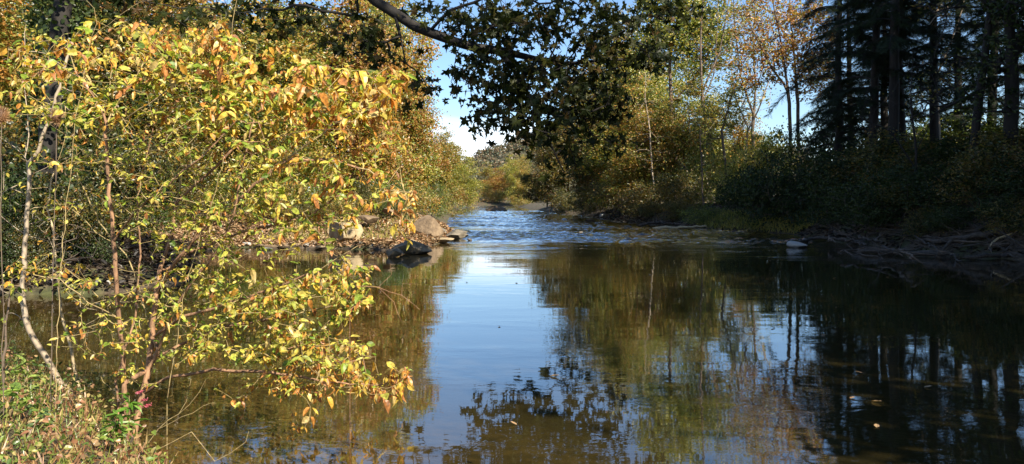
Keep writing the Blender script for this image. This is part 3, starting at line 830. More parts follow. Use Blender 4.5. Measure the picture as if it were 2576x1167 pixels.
# ------------------------------------------------------------------ hemlocks, big dark trunks
def hemlock_meshes(seed, H=20, R=4.6, first=.2, dens=1.0):
    r = np.random.default_rng(seed); trunk = wobble_line((0, 0, -.4), (r.normal() * .4, r.normal() * .4, H), 16, .15, r)
    paths = [(trunk, np.linspace(.30, .03, 16))]; sp, sd, sn = [], [], []
    nb = int(95 * dens)
    for k in range(nb):
        h = first + (1 - first) * (k / nb) + r.uniform(-.01, .01); L = R * (1.03 - h) ** .5 * r.uniform(.45, 1.2); L = max(.6, L)
        th = k * 2.4 + r.uniform(-1.1, 1.1); b = trunk[0] + (trunk[-1] - trunk[0]) * h
        u = np.linspace(0, 1, 7)[:, None]; d = np.array([math.cos(th), math.sin(th), 0])
        dr = r.uniform(.08, .42)
        pts = b + d * L * u + UP * (0.10 * L * np.sin(u * 3) - dr * L * u ** 2); paths.append((pts, np.linspace(.05, .008, 7) * (.6 + .4 * L / R)))
        m = int(16 * L / R * 1.6) + 6
        for q in range(m):
            v = .16 + .84 * (q + r.uniform(0, 1)) / m; i = min(5, int(v * 6)); pt = pts[i] + (pts[i + 1] - pts[i]) * (v * 6 - i)
            for s in (-1, 1):
                side = np.array([-d[1], d[0], 0]) * s
                a = d * r.uniform(.5, 1.0) + side * r.uniform(.5, 1.1) + UP * r.uniform(-.5, -.05); a /= np.linalg.norm(a)
                l2 = r.uniform(.4, 1.0) * (.35 + .8 * (1 - v)) * (L / R) ** .5
                paths.append(([pt, pt + a * l2], [.010, .004]))
                for w in range(5):
                    p2 = pt + a * l2 * (w / 4.0); sd2 = (a + side * r.normal() * .5 + d * r.normal() * .6 + UP * r.uniform(-.35, .1))
                    sp.append(p2); sd.append(sd2); sn.append(UP + r.normal(size=3) * .25)
    sp, sd, sn = map(np.array, (sp, sd, sn))
    W = leaf_verts(sp, sd, sn, r.uniform(.28, .5, len(sp)), T_spray, 1.0, r.uniform(0, .5, len(sp)))
    return mk('trunk', *tubes(paths, 8), B_dark, True), mk('crown', *W, M_hem)


HM = [hemlock_meshes(201), hemlock_meshes(202, 22, 4.2, .24, .85), hemlock_meshes(203, 18, 5.0, .12, 1.1)]
HL = [
    (2108, 42, 0, .80, 1.0, 2, 'leftmost hemlock, its drooping boughs beside the orange tree'),
    (2188, 36, 0, .82, 1.0, 0, 'second hemlock from the left, standing dark before the sky'),
    (2242, 34, 0, .80, 1.1, 1, 'hemlock with straight trunk, left one of the close pair'),
    (2270, 37, 0, .75, 1.1, 0, 'hemlock with straight trunk, right one of the close pair'),
    (2352, 40, 0, .80, 1.0, 1, 'hemlock behind the dead horizontal limb'),
    (2405, 45, 0, .90, 1.0, 2, 'hemlock farther back between the pair and the leaning trunk'),
    (2610, 30, 0, .90, 1.1, 2, 'hemlock at the right edge, mostly out of view'),
    (2150, 55, 0, .90, 0.9, 1, 'thin hemlock deep behind the leftmost one'),
    (2490, 44, 0, 1.0, 1.0, 0, 'hemlock behind the leaning tree'),
    (2220, 46, 0, 1.0, 0.75, 2, 'shorter hemlock filling the shade left of the close pair'),
]
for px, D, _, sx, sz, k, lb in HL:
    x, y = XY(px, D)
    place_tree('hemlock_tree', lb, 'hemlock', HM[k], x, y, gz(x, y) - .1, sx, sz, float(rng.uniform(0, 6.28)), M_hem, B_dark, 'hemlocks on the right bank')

open_tree(111, 'leaning_tree', 'thick dark tree leaning right with a level limb reaching left', [
    [(2440, 520, 0), (2446, 400, 0), (2462, 250, 0), (2480, 120, 0), (2492, 0, 0), (2510, -200, 0), (2520, -420, 0)],
    [(2478, 140, 0), (2440, 148, -.6), (2400, 140, -1.0), (2366, 152, -1.2), (2350, 146, -1.4)], [(2462, 230, 0), (2400, 260, -1), (2340, 290, -1.4), (2290, 300, -1.6)], [(2492, 20, 0), (2420, -60, .5), (2350, -120, 1)]], 27,
    [(2390, 170, 60, 50, 16), (2340, 250, 60, 50, 20), (2440, -80, 140, 90, 60), (2330, -120, 100, 60, 40), (2400, 20, 120, 30, 20)], M_dusk, B_dark, tip_r=.018, per=5, leaf=.12, spread=.22, step=.35, rmax=.30, group='dark trees on the right')
open_tree(112, 'broad_tree', 'thickest dark trunk at the right edge of the view', [
    [(2545, 600, 0), (2540, 430, 0), (2545, 200, 0), (2535, 0, 0), (2520, -250, 0), (2500, -500, 0)], [(2545, 160, 0), (2590, 60, 0), (2640, -60, 0)], [(2535, -20, 0), (2480, -120, 0), (2400, -200, 0)]], 26.5,
    [(2540, -60, 120, 60, 60), (2450, -160, 150, 70, 60), (2600, 60, 60, 60, 60), (2550, 20, 80, 30, 60), (2480, 200, 90, 110, 60)], M_dark, B_dark, tip_r=.020, per=14, leaf=.13, spread=.25, step=.35, rmax=.36, group='dark trees on the right')
open_tree(113, 'pale_trunk_tree', 'greyish trunk seen between the hemlock pair and the leaning tree', [
    [(2352, 500, 0), (2360, 330, 0), (2352, 200, 0), (2348, 60, 0), (2340, -150, 0)], [(2352, 200, 0), (2390, 110, 0), (2420, 20, 0), (2440, -80, 0)]], 40,
    [(2370, 60, 50, 60, 26), (2330, -60, 60, 50, 20)], M_dusk, B_pale, tip_r=.022, per=4, leaf=.12, group='dark trees on the right')
open_tree(114, 'sapling', 'dead dark sapling with bare arching twigs before the hemlocks', [
    [(2300, 520, 0), (2304, 380, 0), (2290, 260, 0), (2296, 120, 0)], [(2304, 380, 0), (2350, 290, 0), (2420, 250, 0)], [(2300, 420, 0), (2240, 330, 0), (2170, 300, 0)]], 29,
    [(2330, 200, 80, 80, 50), (2220, 300, 70, 60, 26)], M_dusk, B_dark, tip_r=.008, per=1, leaf=.08, step=.3, group='dark trees on the right')

# tall trees on the near right bank that shade the right side of the river
for i, (x, y, s, sz, lb) in enumerate([
    (23, 14, 1.6, 1.35, 'tall tree on the near right bank outside the view'),
    (23, 21, 1.4, 1.30, 'tall tree beside the driftwood bank outside the view'),
    (23, 29, 1.2, 1.25, 'tall tree just off the right edge of the view'),
    (31, 27, 1.7, 1.45, 'tall tree in the second row off the right edge'),
    (31, 19, 1.7, 1.5, 'tall tree in the second row on the near right bank'),
    (25, 7, 1.6, 1.35, 'tall tree across the pool, outside the right edge'),
    (32, 10, 1.7, 1.5, 'tall tree behind the one across the pool'),
    (24, 0, 1.6, 1.4, 'tall tree at the corner of the near bank'),
    (19.8, 17.5, 1.2, 1.3, 'tall tree nearest the right edge of the driftwood bank'),
    (15.8, -1.2, 2.05, 1.85, 'unseen broad tall tree added on the camera side to shade the sycamore limb')]):  # last tree is added out of view so its crown shades the sycamore leaves
    place_tree('shade_tree', lb, 'tree', PR[i % 4], x, y, gz(x, y) - .1, s, sz,   .22 if s > 1.8 else i * 1.3, M_green, B_brown, 'tall trees right of the view')


# ------------------------------------------------------------------ sycamore with its limb over the river
def build_sycamore():
    r = np.random.default_rng(301); D0 = 15.6
    bx, by = XY(112, D0); bz = gz(bx, by); base = np.array([bx, by, bz])

    def dn(pts, step=.3):
        out = [np.array(pts[0], float)]
        for a, b in zip(pts[:-1], pts[1:]):
            a, b = np.array(a, float), np.array(b, float); k = max(1, int(np.linalg.norm(b - a) / step))
            for q in range(1, k + 1): out.append(a + (b - a) * q / k + r.normal(size=3) * .012)
        return np.array(out)
    trunk = dn([(bx, by, bz - .4), (bx + .1, by, 3), (bx + .3, by + .2, 6), (bx + .4, by + .5, 9), (bx + .2, by + .4, 13), (bx, by, 17)], .5)
    q = lambda a, b, d=19.0: P(a, b, d)
    main = dn([(bx + .35, by + .3, 7.6), (-6.6, 17.4, 7.7), q(880, -60), q(945, 2), q(990, 30), q(1040, 68), q(1080, 82), q(1130, 100), q(1190, 120, 19.2), q(1270, 128, 19.4), q(1350, 150, 19.6), q(1430, 160, 19.8), q(1510, 150, 20), q(1600, 150, 20)])
    l2 = dn([q(1075, 82), q(1095, 60, 18.8), q(1130, 30, 18.6), q(1190, 5, 18.4), q(1280, -30, 18.2), q(1400, -60, 18)])
    l3 = dn([q(1250, 128, 19.4), q(1300, 180, 19), q(1340, 260, 18.8), q(1380, 350, 18.6), q(1420, 430, 18.4)])
    l4 = dn([q(990, 30), q(1010, 90, 18.8), q(1020, 160, 18.6)])
    l5 = dn([(bx + .4, by + .5, 8.6), q(430, -130, 17), q(640, -80, 18), q(800, -70, 18.5), q(900, -10, 18.8)])
    l6 = dn([q(1400, 155, 19.7), q(1450, 240, 19.2), q(1480, 330, 19)])
    l7 = dn([(bx + .3, by + .2, 6.4), (bx + .9, by - 1, 7.2), (bx + 1.6, by - 2.5, 7.6)])
    blobs = [(1180, 60, 70, 55, 60, 1), (1300, 70, 110, 80, 130, 1), (1450, 60, 110, 80, 120, 1), (1580, 90, 90, 80, 70, 1), (1660, 140, 30, 40, 14, 1),
             (1180, 160, 60, 50, 24, 1), (1260, 200, 90, 70, 105, 1), (1380, 220, 90, 80, 120, 1), (1500, 220, 90, 80, 85, 1), (1320, 310, 50, 50, 36, .9), (1420, 320, 80, 60, 50, .9),
             (1240, 290, 45, 40, 26, 1), (1195, 310, 22, 18, 6, 1), (1148, 236, 16, 8, 4, 1), (1420, 410, 50, 50, 10, .8), (1540, 320, 50, 60, 20, .8),
             (980, 130, 90, 60, 30, .9), (1040, 230, 50, 50, 12, .9), (860, 60, 110, 60, 60, .9), (700, 40, 110, 50, 50, .9), (560, 20, 90, 40, 26, .9), (1080, 30, 60, 30, 22, 1), (900, 110, 80, 40, 24, .9),
             (400, 40, 120, 60, 26, .8), (250, 20, 130, 50, 26, .8), (1720, 40, 60, 50, 20, 1), (1640, 20, 60, 40, 24, 1)]
    tg = []
    for (a, b, rx, ry, n, sc) in blobs:
        for _ in range(int(n * (.84 if a > 1000 else .6))):
            th = r.uniform(0, 6.28); u = math.sqrt(r.uniform(0, 1)); tg.append(P(a + rx * u * math.cos(th), b + ry * u * math.sin(th), 19 + r.normal() * .9 if a > 450 else 17 + r.normal()))
    shade_limb = dn([(bx + .4, by + .4, 8.0), (-6.5, 12.5, 9), (-4, 10, 9.6), (-1, 8, 9.9)])  # limb out of view, added to carry the lobes that shade the cut bank
    seeds = [trunk, main, l2, l3, l4, l5, l6, l7, shade_limb]; tg = np.array(tg); allp = np.concatenate(seeds)
    dm = np.array([np.linalg.norm(allp - t, axis=1).min() for t in tg]); tg = tg[np.argsort(dm)]
    # upper crown, above the view; its lobes over the water are added for shade
    up = lobes_points([(bx - .5, by, 14, 4, 4, 3), (bx + 3, by + 2, 12, 3, 3, 2), (bx - 3, by - 1, 11, 3, 3, 2), (bx + 2, by - 3, 12, 2.5, 2.5, 2), (-1.2, 7.6, 9.8, 3.2, 2.6, 1.8), (-4, 9.5, 10, 2.6, 2.2, 1.6)], 520, r, .3)
    up = up[np.argsort(np.linalg.norm(up - trunk[-8], axis=1))]
    pos, par, ns, tips = grow([s - base for s in seeds], np.concatenate([tg, up]) - base, .3, .25, .03, .07, r)
    t = thing('sycamore_tree', 'dark-trunked sycamore on the left whose limb hangs star-shaped leaves over the river', 'sycamore', base)
    paths = skeleton_paths(pos, par, .0062, .52, .40)
    new_obj('trunk', mk('trunk', *tubes(paths, 10), B_dark, True), t)
    iv = trunk[r.integers(0, 24, 2600)] - base + r.normal(size=(2600, 3)) * np.array([.05, .05, .3]); ang = r.uniform(0, 6.28, 2600); rr_ = .36 + np.abs(r.normal(size=2600)) * .12
    iv[:, 0] += rr_ * np.cos(ang); iv[:, 1] += rr_ * np.sin(ang)
    nn = np.stack([np.cos(ang), np.sin(ang), np.full(2600, .4)], 1) + r.normal(size=(2600, 3)) * .35
    new_obj('ivy', mk('ivy', *leaf_verts(iv, rand_dirs(2600, r, .5) - UP * .8, nn, r.uniform(.07, .13, 2600), T_ovate, 1.5, .3), M_dark), t)
    tp = pos[tips]; n1 = len(tg); cen = np.concatenate([tp[:n1].repeat(3, 0), tp[n1:].repeat(7, 0)]); n = len(cen)
    pp = cen + r.normal(size=(n, 3)) * np.array([.16, .16, .13]) * np.where(np.arange(n) < n1 * 3, 1, 2.2)[:, None]
    x = rand_dirs(n, r, .5) + np.array([0, 0, -.9]); nr = rand_dirs(n, r, .7) + np.array([0, 0, .7])
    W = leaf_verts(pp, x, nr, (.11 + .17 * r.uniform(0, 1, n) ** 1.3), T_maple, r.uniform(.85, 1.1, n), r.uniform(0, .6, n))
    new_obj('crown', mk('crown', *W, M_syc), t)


build_sycamore()


# ------------------------------------------------------------------ the red-stemmed bush in the foreground
PAL_G = np.array([(.12, .20, .02), (.22, .30, .035), (.35, .39, .06), (.47, .45, .08), (.54, .44, .08)])
PAL_O = np.array([(.66, .46, .07), (.66, .36, .06), (.56, .24, .05), (.60, .44, .16), (.42, .18, .06)])


def dens_path(pts, step, r, amp=.004):
    out = [np.array(pts[0], float)]
    for a, b in zip(pts[:-1], pts[1:]):
        k = max(1, int(np.linalg.norm(b - a) / step))
        for q in range(1, k + 1): out.append(a + (b - a) * q / k + r.normal(size=3) * amp)
    return np.array(out)


def build_bush():
    r = np.random.default_rng(401); D = 5.5
    q = lambda a, b, d=0.0: P(a, b, D + d)
    base = q(322, 1150); gzb = gz(base[0], base[1]); base[2] = gzb
    root = base + np.array([0, 0, -.15])
    S = []
    S.append([root, q(322, 1110), q(318, 1040), q(312, 960), q(305, 860, -.05), q(296, 740, -.1), q(288, 640, -.12), q(278, 520, -.12), q(270, 400, -.1), q(267, 310, -.1), q(262, 285, -.1)])
    S.append([root + [.02, .1, 0], q(300, 1080, .2), q(292, 960, .3), q(340, 800, .4), q(352, 640, .4), q(345, 500, .4), q(372, 380, .4), q(400, 260, .4)])
    S.append([q(372, 930, .15), q(400, 880, .1), q(428, 800, .0), q(470, 730, -.1), q(540, 640, -.2), q(590, 540, -.3), q(610, 420, -.35), q(640, 300, -.35)])
    S.append([q(384, 850, .2), q(360, 760, .4), q(330, 660, .5), q(250, 560, .5), q(200, 450, .5)])
    S.append([root + [.03, .06, 0], q(332, 1110, .05), q(350, 1020, .1), q(372, 930, .15), q(384, 840, .2), q(392, 740, .2), q(402, 680, .25), q(428, 600, .3), q(446, 510, .3), q(462, 420, .3)])
    S.append([q(262, 285, -.1), q(235, 240, -.15), q(190, 180, -.2), q(170, 120, -.2)])
    S.append([q(262, 285, -.1), q(276, 215, 0), q(285, 160, .05), q(300, 90, .05)])
    S.append([q(268, 300, -.1), q(310, 240, .1), q(350, 180, .2), q(380, 120, .3)])
    S.append([q(270, 330, -.1), q(330, 290, -.3), q(420, 230, -.4)])
    S.append([q(392, 740, .2), q(440, 660, .0), q(500, 590, -.1), q(600, 500, -.2), q(720, 400, -.3), q(860, 300, -.35), q(960, 250, -.35), q(1005, 190, -.3)])
    S.append([q(402, 690, .25), q(470, 640, .5), q(560, 600, .6), q(650, 572, .6), q(780, 546, .5), q(850, 490, .5), q(905, 440, .45), q(960, 380, .4)])
    S.append([q(450, 500, .3), q(520, 440, .3), q(600, 360, .3), q(690, 280, .2), q(760, 210, .2)])
    S.append([q(462, 420, .3), q(500, 330, .3), q(530, 230, .3), q(555, 100, .2)])
    S.append([q(384, 850, .2), q(450, 800, .1), q(560, 770, 0), q(700, 720, -.1), q(800, 680, -.2), q(880, 630, -.2), q(940, 590, -.2)])
    S.append([q(376, 910, .15), q(450, 870, .3), q(560, 820, .4), q(700, 800, .4), q(830, 770, .4), q(910, 740, .4)])
    S.append([q(358, 990, .1), q(420, 950, 0), q(540, 930, -.1), q(680, 935, -.2), q(820, 960, -.2), q(940, 970, -.2), q(1000, 965, -.2)])
    S.append([q(700, 405, -.3), q(820, 400, -.3), q(930, 430, -.3), q(1000, 480, -.3), q(1035, 520, -.3)])
    S.append([q(1005, 420, -.3), q(1020, 500, -.3), q(1000, 560, -.3)])
    S.append([q(290, 600, -.1), q(330, 540, -.3), q(400, 480, -.5), q(500, 400, -.6), q(600, 300, -.6)])
    S.append([q(275, 440, -.1), q(320, 500, .0), q(350, 535, .1)])
    S.append([q(300, 800, -.05), q(220, 760, -.2), q(150, 700, -.3), q(80, 690, -.4)])
    S.append([q(285, 620, -.1), q(220, 560, -.2), q(170, 520, -.2)])
    S.append([q(340, 1080), q(300, 1000, .3), q(260, 960, .4), q(240, 900, .4)])
    stems = [dens_path([np.array(p) for p in s], .07, r) for s in S]
    blobs = [(130, 140, 110, 65, 26, .45), (60, 200, 70, 60, 10, .5), (300, 110, 140, 60, 55, .55), (470, 130, 130, 60, 70, .5), (660, 190, 130, 70, 75, .5), (850, 230, 130, 70, 60, .75), (545, 80, 60, 40, 14, .9), (990, 210, 40, 60, 12, .95),
             (180, 250, 160, 70, 50, .25), (400, 260, 190, 100, 110, .25), (620, 330, 170, 110, 115, .28), (820, 360, 140, 100, 75, .45), (950, 330, 60, 60, 20, .7),
             (330, 400, 150, 70, 50, .10), (520, 450, 180, 90, 105, .10), (720, 460, 140, 70, 80, .2), (880, 460, 80, 60, 36, .4), (1010, 530, 40, 70, 16, .95),
             (180, 400, 130, 60, 20, .3), (190, 520, 110, 60, 14, .3), (380, 540, 120, 60, 50, .08), (600, 550, 130, 50, 60, .1), (800, 550, 100, 35, 26, .2),
             (500, 640, 110, 40, 40, .08), (690, 610, 60, 35, 12, .15), (130, 690, 120, 50, 26, .35), (280, 720, 110, 50, 20, .3),
             (480, 730, 120, 50, 60, .2), (640, 740, 120, 60, 75, .2), (790, 750, 120, 65, 85, .3), (880, 710, 60, 60, 36, .45), (340, 800, 90, 60, 24, .2), (220, 860, 80, 50, 12, .3),
             (440, 850, 100, 60, 46, .3), (620, 850, 130, 60, 80, .25), (780, 870, 120, 55, 75, .35), (800, 950, 130, 40, 46, .75), (960, 970, 70, 32, 20, .9), (660, 980, 110, 35, 22, .7), (350, 940, 60, 25, 8, .3),
             (880, 900, 60, 40, 16, .6), (1005, 960, 30, 40, 10, .95), (745, 1080, 20, 20, 3, 1)]
    tg, oo = [], []
    for (a, b, rx, ry, n, o) in blobs:
        for _ in range(int(n * 1.6)):
            th = r.uniform(0, 6.28); u = math.sqrt(r.uniform(0, 1)) * 1.12
            tg.append(q(a + rx * u * math.cos(th), b + ry * u * math.sin(th), r.normal() * .42)); oo.append(min(1, o * .88 + .03))
    tg, oo = np.array(tg), np.array(oo); allp = np.concatenate(stems)
    dm = np.array([np.linalg.norm(allp - t, axis=1).min() for t in tg]); od = np.argsort(dm); tg, oo = tg[od], oo[od]
    pos, par, ns, tips = grow([s - base for s in stems], tg - base, .07, .25, .04, .10, r)
    pos[:, 2] = np.maximum(pos[:, 2], -.1)
    t = thing('red_stemmed_bush', 'large bush with red-brown stems and yellow, green and orange leaves, leaning over the near water', 'bush', base)
    paths = skeleton_paths(pos, par, .0014, .44, .022)
    thick = [p for p in paths if max(p[1]) > .008]; thin = [p for p in paths if max(p[1]) <= .008]
    new_obj('stem', mk('stem', *tubes(thick, 8), B_red, True), t)
    new_obj('twigs_spray'[:4], mk('twig', *tubes(thin, 4), B_twig, True), t)
    # leaves: pairs at and below each tip
    cen, ori = [], []; ro = np.random.default_rng(5)
    for k, tip in enumerate(tips):
        j = tip; m = int(ro.integers(4, 8)); taken = 0
        while j >= 0 and taken < m:
            for s in (-1, 1):
                if ro.uniform() < .8: cen.append((pos[j], pos[j] - pos[max(par[j], 0)], s, oo[k])); taken += 1
            j = par[j]
            if j < ns: break
    c = np.array([x[0] for x in cen]); dv = np.array([x[1] for x in cen]); sd = np.array([x[2] for x in cen]); o = np.array([x[3] for x in cen]); n = len(c)
    dv /= (np.linalg.norm(dv, axis=1, keepdims=True) + 1e-9)
    side = np.cross(dv, UP + ro.normal(size=(n, 3)) * .3); side /= (np.linalg.norm(side, axis=1, keepdims=True) + 1e-9)
    wilt = ro.uniform(0, 1, n) < o
    x = dv * .5 + side * sd[:, None] * .9 + ro.normal(size=(n, 3)) * .3 + np.where(wilt, -1.0, -.22)[:, None] * UP
    nr = UP * 1.0 + np.array([.25, -.35, 0]) + ro.normal(size=(n, 3)) * .55
    big = np.clip((c[:, 0] - 0.2) / 2.2, 0, 1) * .35 + (c[:, 2] + base[2] > 2.1) * .25
    size = (.016 + .034 * ro.uniform(0, 1, n) ** 1.6) * (1 + big * 2.1)
    col = np.where(wilt[:, None], PAL_O[ro.integers(0, 5, n)], PAL_G[ro.choice(5, n, p=[.08, .16, .24, .27, .25])]) * ro.uniform(.7, 1.25, (n, 1))
    W = leaf_verts(c + ro.normal(size=(n, 3)) * .006, x, nr, size, T_ovate, ro.uniform(.5, 1.15, n), np.where(wilt, ro.uniform(-.3, 2.2, n), ro.uniform(-.3, 1.0, n)))
    new_obj('foliage', mk('foliage', *W, M_bush, False, col.repeat(len(T_ovate[0]), 0)), t)
    print('bush leaves', n)


build_bush()


# ------------------------------------------------------------------ the pale-stemmed shrub and other sticks at the left
def stick_plant(name, label, cat, polylines, D, r0, mat, blobs=(), tip=.0016, leafn=2, leafs=.05, seed=0, pal=None, rmax=.03, group=None, part='stem'):
    r = np.random.default_rng(seed); q = lambda a, b, d=0.0: P(a, b, D + d)
    base = q(*polylines[0][0]); S = [dens_path([q(*p) for p in s], .07, r) for s in polylines]
    base = np.array([base[0], base[1], gz(base[0], base[1])])
    S[0] = np.concatenate([[base + [0, 0, -.1]], S[0]])
    tg = []
    for (a, b, rx, ry, n) in blobs:
        for _ in range(n):
            th = r.uniform(0, 6.28); u = math.sqrt(r.uniform(0, 1)); tg.append(q(a + rx * u * math.cos(th), b + ry * u * math.sin(th), r.normal() * .25))
    tg = np.array(tg) if tg else np.zeros((0, 3))
    if len(tg):
        allp = np.concatenate(S); tg = tg[np.argsort([np.linalg.norm(allp - t, axis=1).min() for t in tg])]
    pos, par, ns, tips = grow([s - base for s in S], tg - base, .08, .2, .0, .1, r)
    t = thing(name, label, cat, base, 0, group)
    paths = skeleton_paths(pos, par, tip, .5, rmax)
    if r0:
        paths = [(p, np.maximum(rr, np.linspace(r0, r0 * .45, len(rr)) if i == 0 else np.asarray(rr))) for i, (p, rr) in enumerate(paths)]
    new_obj(part, mk(part, *tubes(paths, 7), mat, True), t)
    if leafn and len(tips):
        c = pos[tips].repeat(leafn, 0); n = len(c); pal = PAL_G if pal is None else pal
        W = leaf_verts(c + r.normal(size=(n, 3)) * .02, rand_dirs(n, r, .6) + np.array([0, 0, -.4]), UP + r.normal(size=(n, 3)) * .4, r.uniform(.6, 1.3, n) * leafs, T_ovate, r.uniform(.7, 1, n), r.uniform(0, .8, n))
        new_obj('foliage', mk('foliage', *W, M_bush, False, (pal[r.integers(0, len(pal), n)]).repeat(len(T_ovate[0]), 0)), t)
    return t


stick_plant('pale_shrub', 'pale tan-stemmed shrub forking at mid height on the left edge of the bank', 'shrub', [
    [(175, 985), (150, 960), (110, 890), (72, 830), (56, 740), (62, 640), (68, 540), (76, 440), (72, 412), (88, 400)],
    [(76, 412), (62, 395), (66, 380), (62, 360)], [(80, 408), (98, 380), (106, 345), (130, 300), (142, 240), (158, 190), (172, 120)],
    [(80, 440), (115, 420), (152, 402), (180, 392)], [(72, 600), (40, 570), (-10, 530)], [(64, 400), (40, 370), (0, 345), (-20, 330)], [(70, 400), (72, 340), (60, 200), (64, 60)],
    [(58, 700), (110, 650), (160, 620)]], 6.3, .025, B_pale,
    [(150, 250, 90, 60, 12), (40, 470, 50, 60, 6), (120, 560, 60, 50, 7), (30, 760, 50, 60, 6), (150, 180, 60, 60, 6)], tip=.0028, leafn=2, seed=501)
stick_plant('slender_stem', 'slender pale stem with bare side twigs right of the thick pale one', 'shrub', [
    [(208, 1010), (190, 930), (178, 880), (160, 810), (146, 730), (140, 640), (128, 560), (118, 520), (136, 430)],
    [(150, 700), (156, 620), (158, 560), (162, 500)], [(150, 690), (180, 680), (196, 668)], [(130, 560), (110, 600), (60, 590)], [(178, 850), (200, 830), (260, 790)]], 6.6, .014, B_tan,
    [(140, 620, 60, 60, 10), (200, 760, 60, 50, 8), (90, 500, 60, 40, 5)], tip=.002, leafn=1, seed=502, pal=PAL_O)
stick_plant('leaning_shrub', 'thin dark stem leaning at the very left edge', 'shrub', [
    [(10, 980), (8, 900), (20, 780), (30, 700)], [(8, 900), (40, 820), (60, 780)]], 5.6, .012, B_brown, [(20, 750, 40, 50, 5)], seed=503, leafn=1)
stick_plant('dry_stalk', 'tall dry stalk rising above the bush to the top edge', 'stalk', [
    [(420, 1010), (470, 700), (560, 420), (572, 240), (580, 100), (592, 20), (600, -30)], [(588, 20), (610, 22)]], 5.1, .003, B_twig, [], seed=504, leafn=0)
stick_plant('dry_stalk', 'long dry stalk crossing from the bush top up to the right', 'stalk', [
    [(140, 1000), (150, 700), (190, 300), (225, 100), (300, 40), (370, -6)], [(224, 100), (246, 60), (240, 20), (210, -5)]], 4.9, .0035, B_twig, [], seed=505, leafn=0)
stick_plant('dry_twigs'[:-1], 'pale dry twig spreading over the water at the bottom left', 'twig', [
    [(345, 1150), (400, 1080), (448, 1040), (470, 1010), (480, 950)], [(448, 1040), (500, 990), (520, 950)], [(400, 1085), (430, 1060), (540, 1010)]], 4.9, .0035, B_twig, [], seed=506, leafn=0)
stick_plant('dry_twig', 'second dry twig curving low along the bottom edge', 'twig', [
    [(330, 1160), (400, 1130), (440, 1110), (480, 1085)], [(540, 1160), (580, 1140), (620, 1110), (625, 1080)]], 4.8, .0035, B_twig, [], seed=507, leafn=0)
stick_plant('dry_twig', 'bare orange twig tips hanging over the water right of the bush', 'twig', [
    [(880, 720), (950, 722), (1010, 745), (1040, 765), (1052, 780)], [(940, 700), (985, 695), (998, 720), (1030, 733)], [(1005, 690), (1010, 706), (1045, 710)], [(980, 750), (1005, 790), (1012, 820)]][0:1] + [[(950, 722), (985, 690), (980, 660)], [(1010, 745), (1012, 715), (1048, 712)], [(960, 724), (990, 760), (1012, 815)]], 5.3, .003, B_red, [], seed=508, leafn=0)


# teasel heads
def teasel(px, py, D, label, h=.085, r0=.028):
    r = np.random.default_rng(int(px) + 600); c = P(px, py, D); g = gz(c[0], c[1])
    t = thing('teasel', label, 'teasel', (c[0], c[1], g), 0, 'teasels at the left edge')
    st = wobble_line((0, 0, -.05), (0, 0, c[2] - g - h * .5), 12, .02, r)
    new_obj('stem', mk('stem', *tubes([(st, np.linspace(.004, .003, 12))], 6), B_brown, True), t)
    n = 420; d = rand_dirs(n, r); pos = d * np.array([r0, r0, h * .5]) + np.array([st[-1][0], st[-1][1], c[2] - g])
    W = leaf_verts(pos * 1.0, d + UP * .4, rand_dirs(n, r), r.uniform(.016, .026, n), T_blade, 1.6)
    hm = leaf_mat('teasel_spines', [(.2, .1, .05), (.36, .2, .1), (.5, .33, .18)], transl=.2)
    i = 12; j = 10; th = np.linspace(0, 2 * math.pi, i, endpoint=False); ph = np.linspace(.08, math.pi - .08, j)
    rg = [(np.stack([np.zeros(j), np.zeros(j), -np.cos(ph) * h * .5 + 0], 1) + np.array([st[-1][0], st[-1][1], c[2] - g]), np.sin(ph) * r0)]
    v2, l2, t2 = tubes(rg, 12)
    new_obj('seed_head', mk('seed_head', np.concatenate([W[0], v2]), np.concatenate([W[1], l2 + len(W[0])]), np.concatenate([W[2], t2]), hm), t)


teasel(125, 292, 5.0, 'brown teasel head beside the forked pale stem')
teasel(6, 290, 4.8, 'brown teasel head at the left edge of the view')


# ------------------------------------------------------------------ rocks
def ico(sub=3):
    import bmesh
    bm = bmesh.new(); bmesh.ops.create_icosphere(bm, subdivisions=sub, radius=1)
    V = np.array([v.co[:] for v in bm.verts]); Fc = np.array([[v.index for v in f.verts] for f in bm.faces]); bm.free()
    return V, Fc


ICO4, ICO3 = ico(5), ico(4)


def rock_mesh(seed, w, d, h, mat, cuts=14, rough=.06, flat=.45, big=True):
    r = np.random.default_rng(seed); V, Fc = ICO4 if big else ICO3; V = V.copy()
    for _ in range(cuts):
        nrm = rand_dirs(1, r)[0]; k = r.uniform(.34, .72); ex = V @ nrm - k; V -= np.outer(np.maximum(0, ex), nrm) * .985
    V -= (V.max(0) + V.min(0)) / 2; V /= (V.max(0) - V.min(0)) / 2
    V *= 1 + rough * fbm(V, 3.0, seed, 4)[:, None] * .6
    V[:, 2] = V[:, 2] * .5 + .5 - flat * .3
    V = V * np.array([w / 2, d / 2, h])
    return mk('rock', V, Fc.ravel(), np.full(len(Fc), 3), mat, False)


def rock(px, basey, wpx, hpx, mat, label, seed, name='rock', cat='rock', group=None, depth=.8, lift=0.0, D=None, big=True, tilt=0, cuts=14):
    D = D or HC * F / (basey - HY); x, _ = XY(px, D); w = wpx / F * D; h = hpx / F * D
    z = max(-.02, gz(x, D) - .05) if lift is not None and D > 0 else 0
    zb = HC + (HY - basey) / F * D
    o = new_obj(name, rock_mesh(seed, w, w * depth, h * 1.12, mat, big=big, cuts=cuts)); o.location = (x, D + w * depth * .3, max(zb, -.03) + lift)
    o.rotation_euler = (0, tilt, 0)
    return tag(o, label, cat, group)


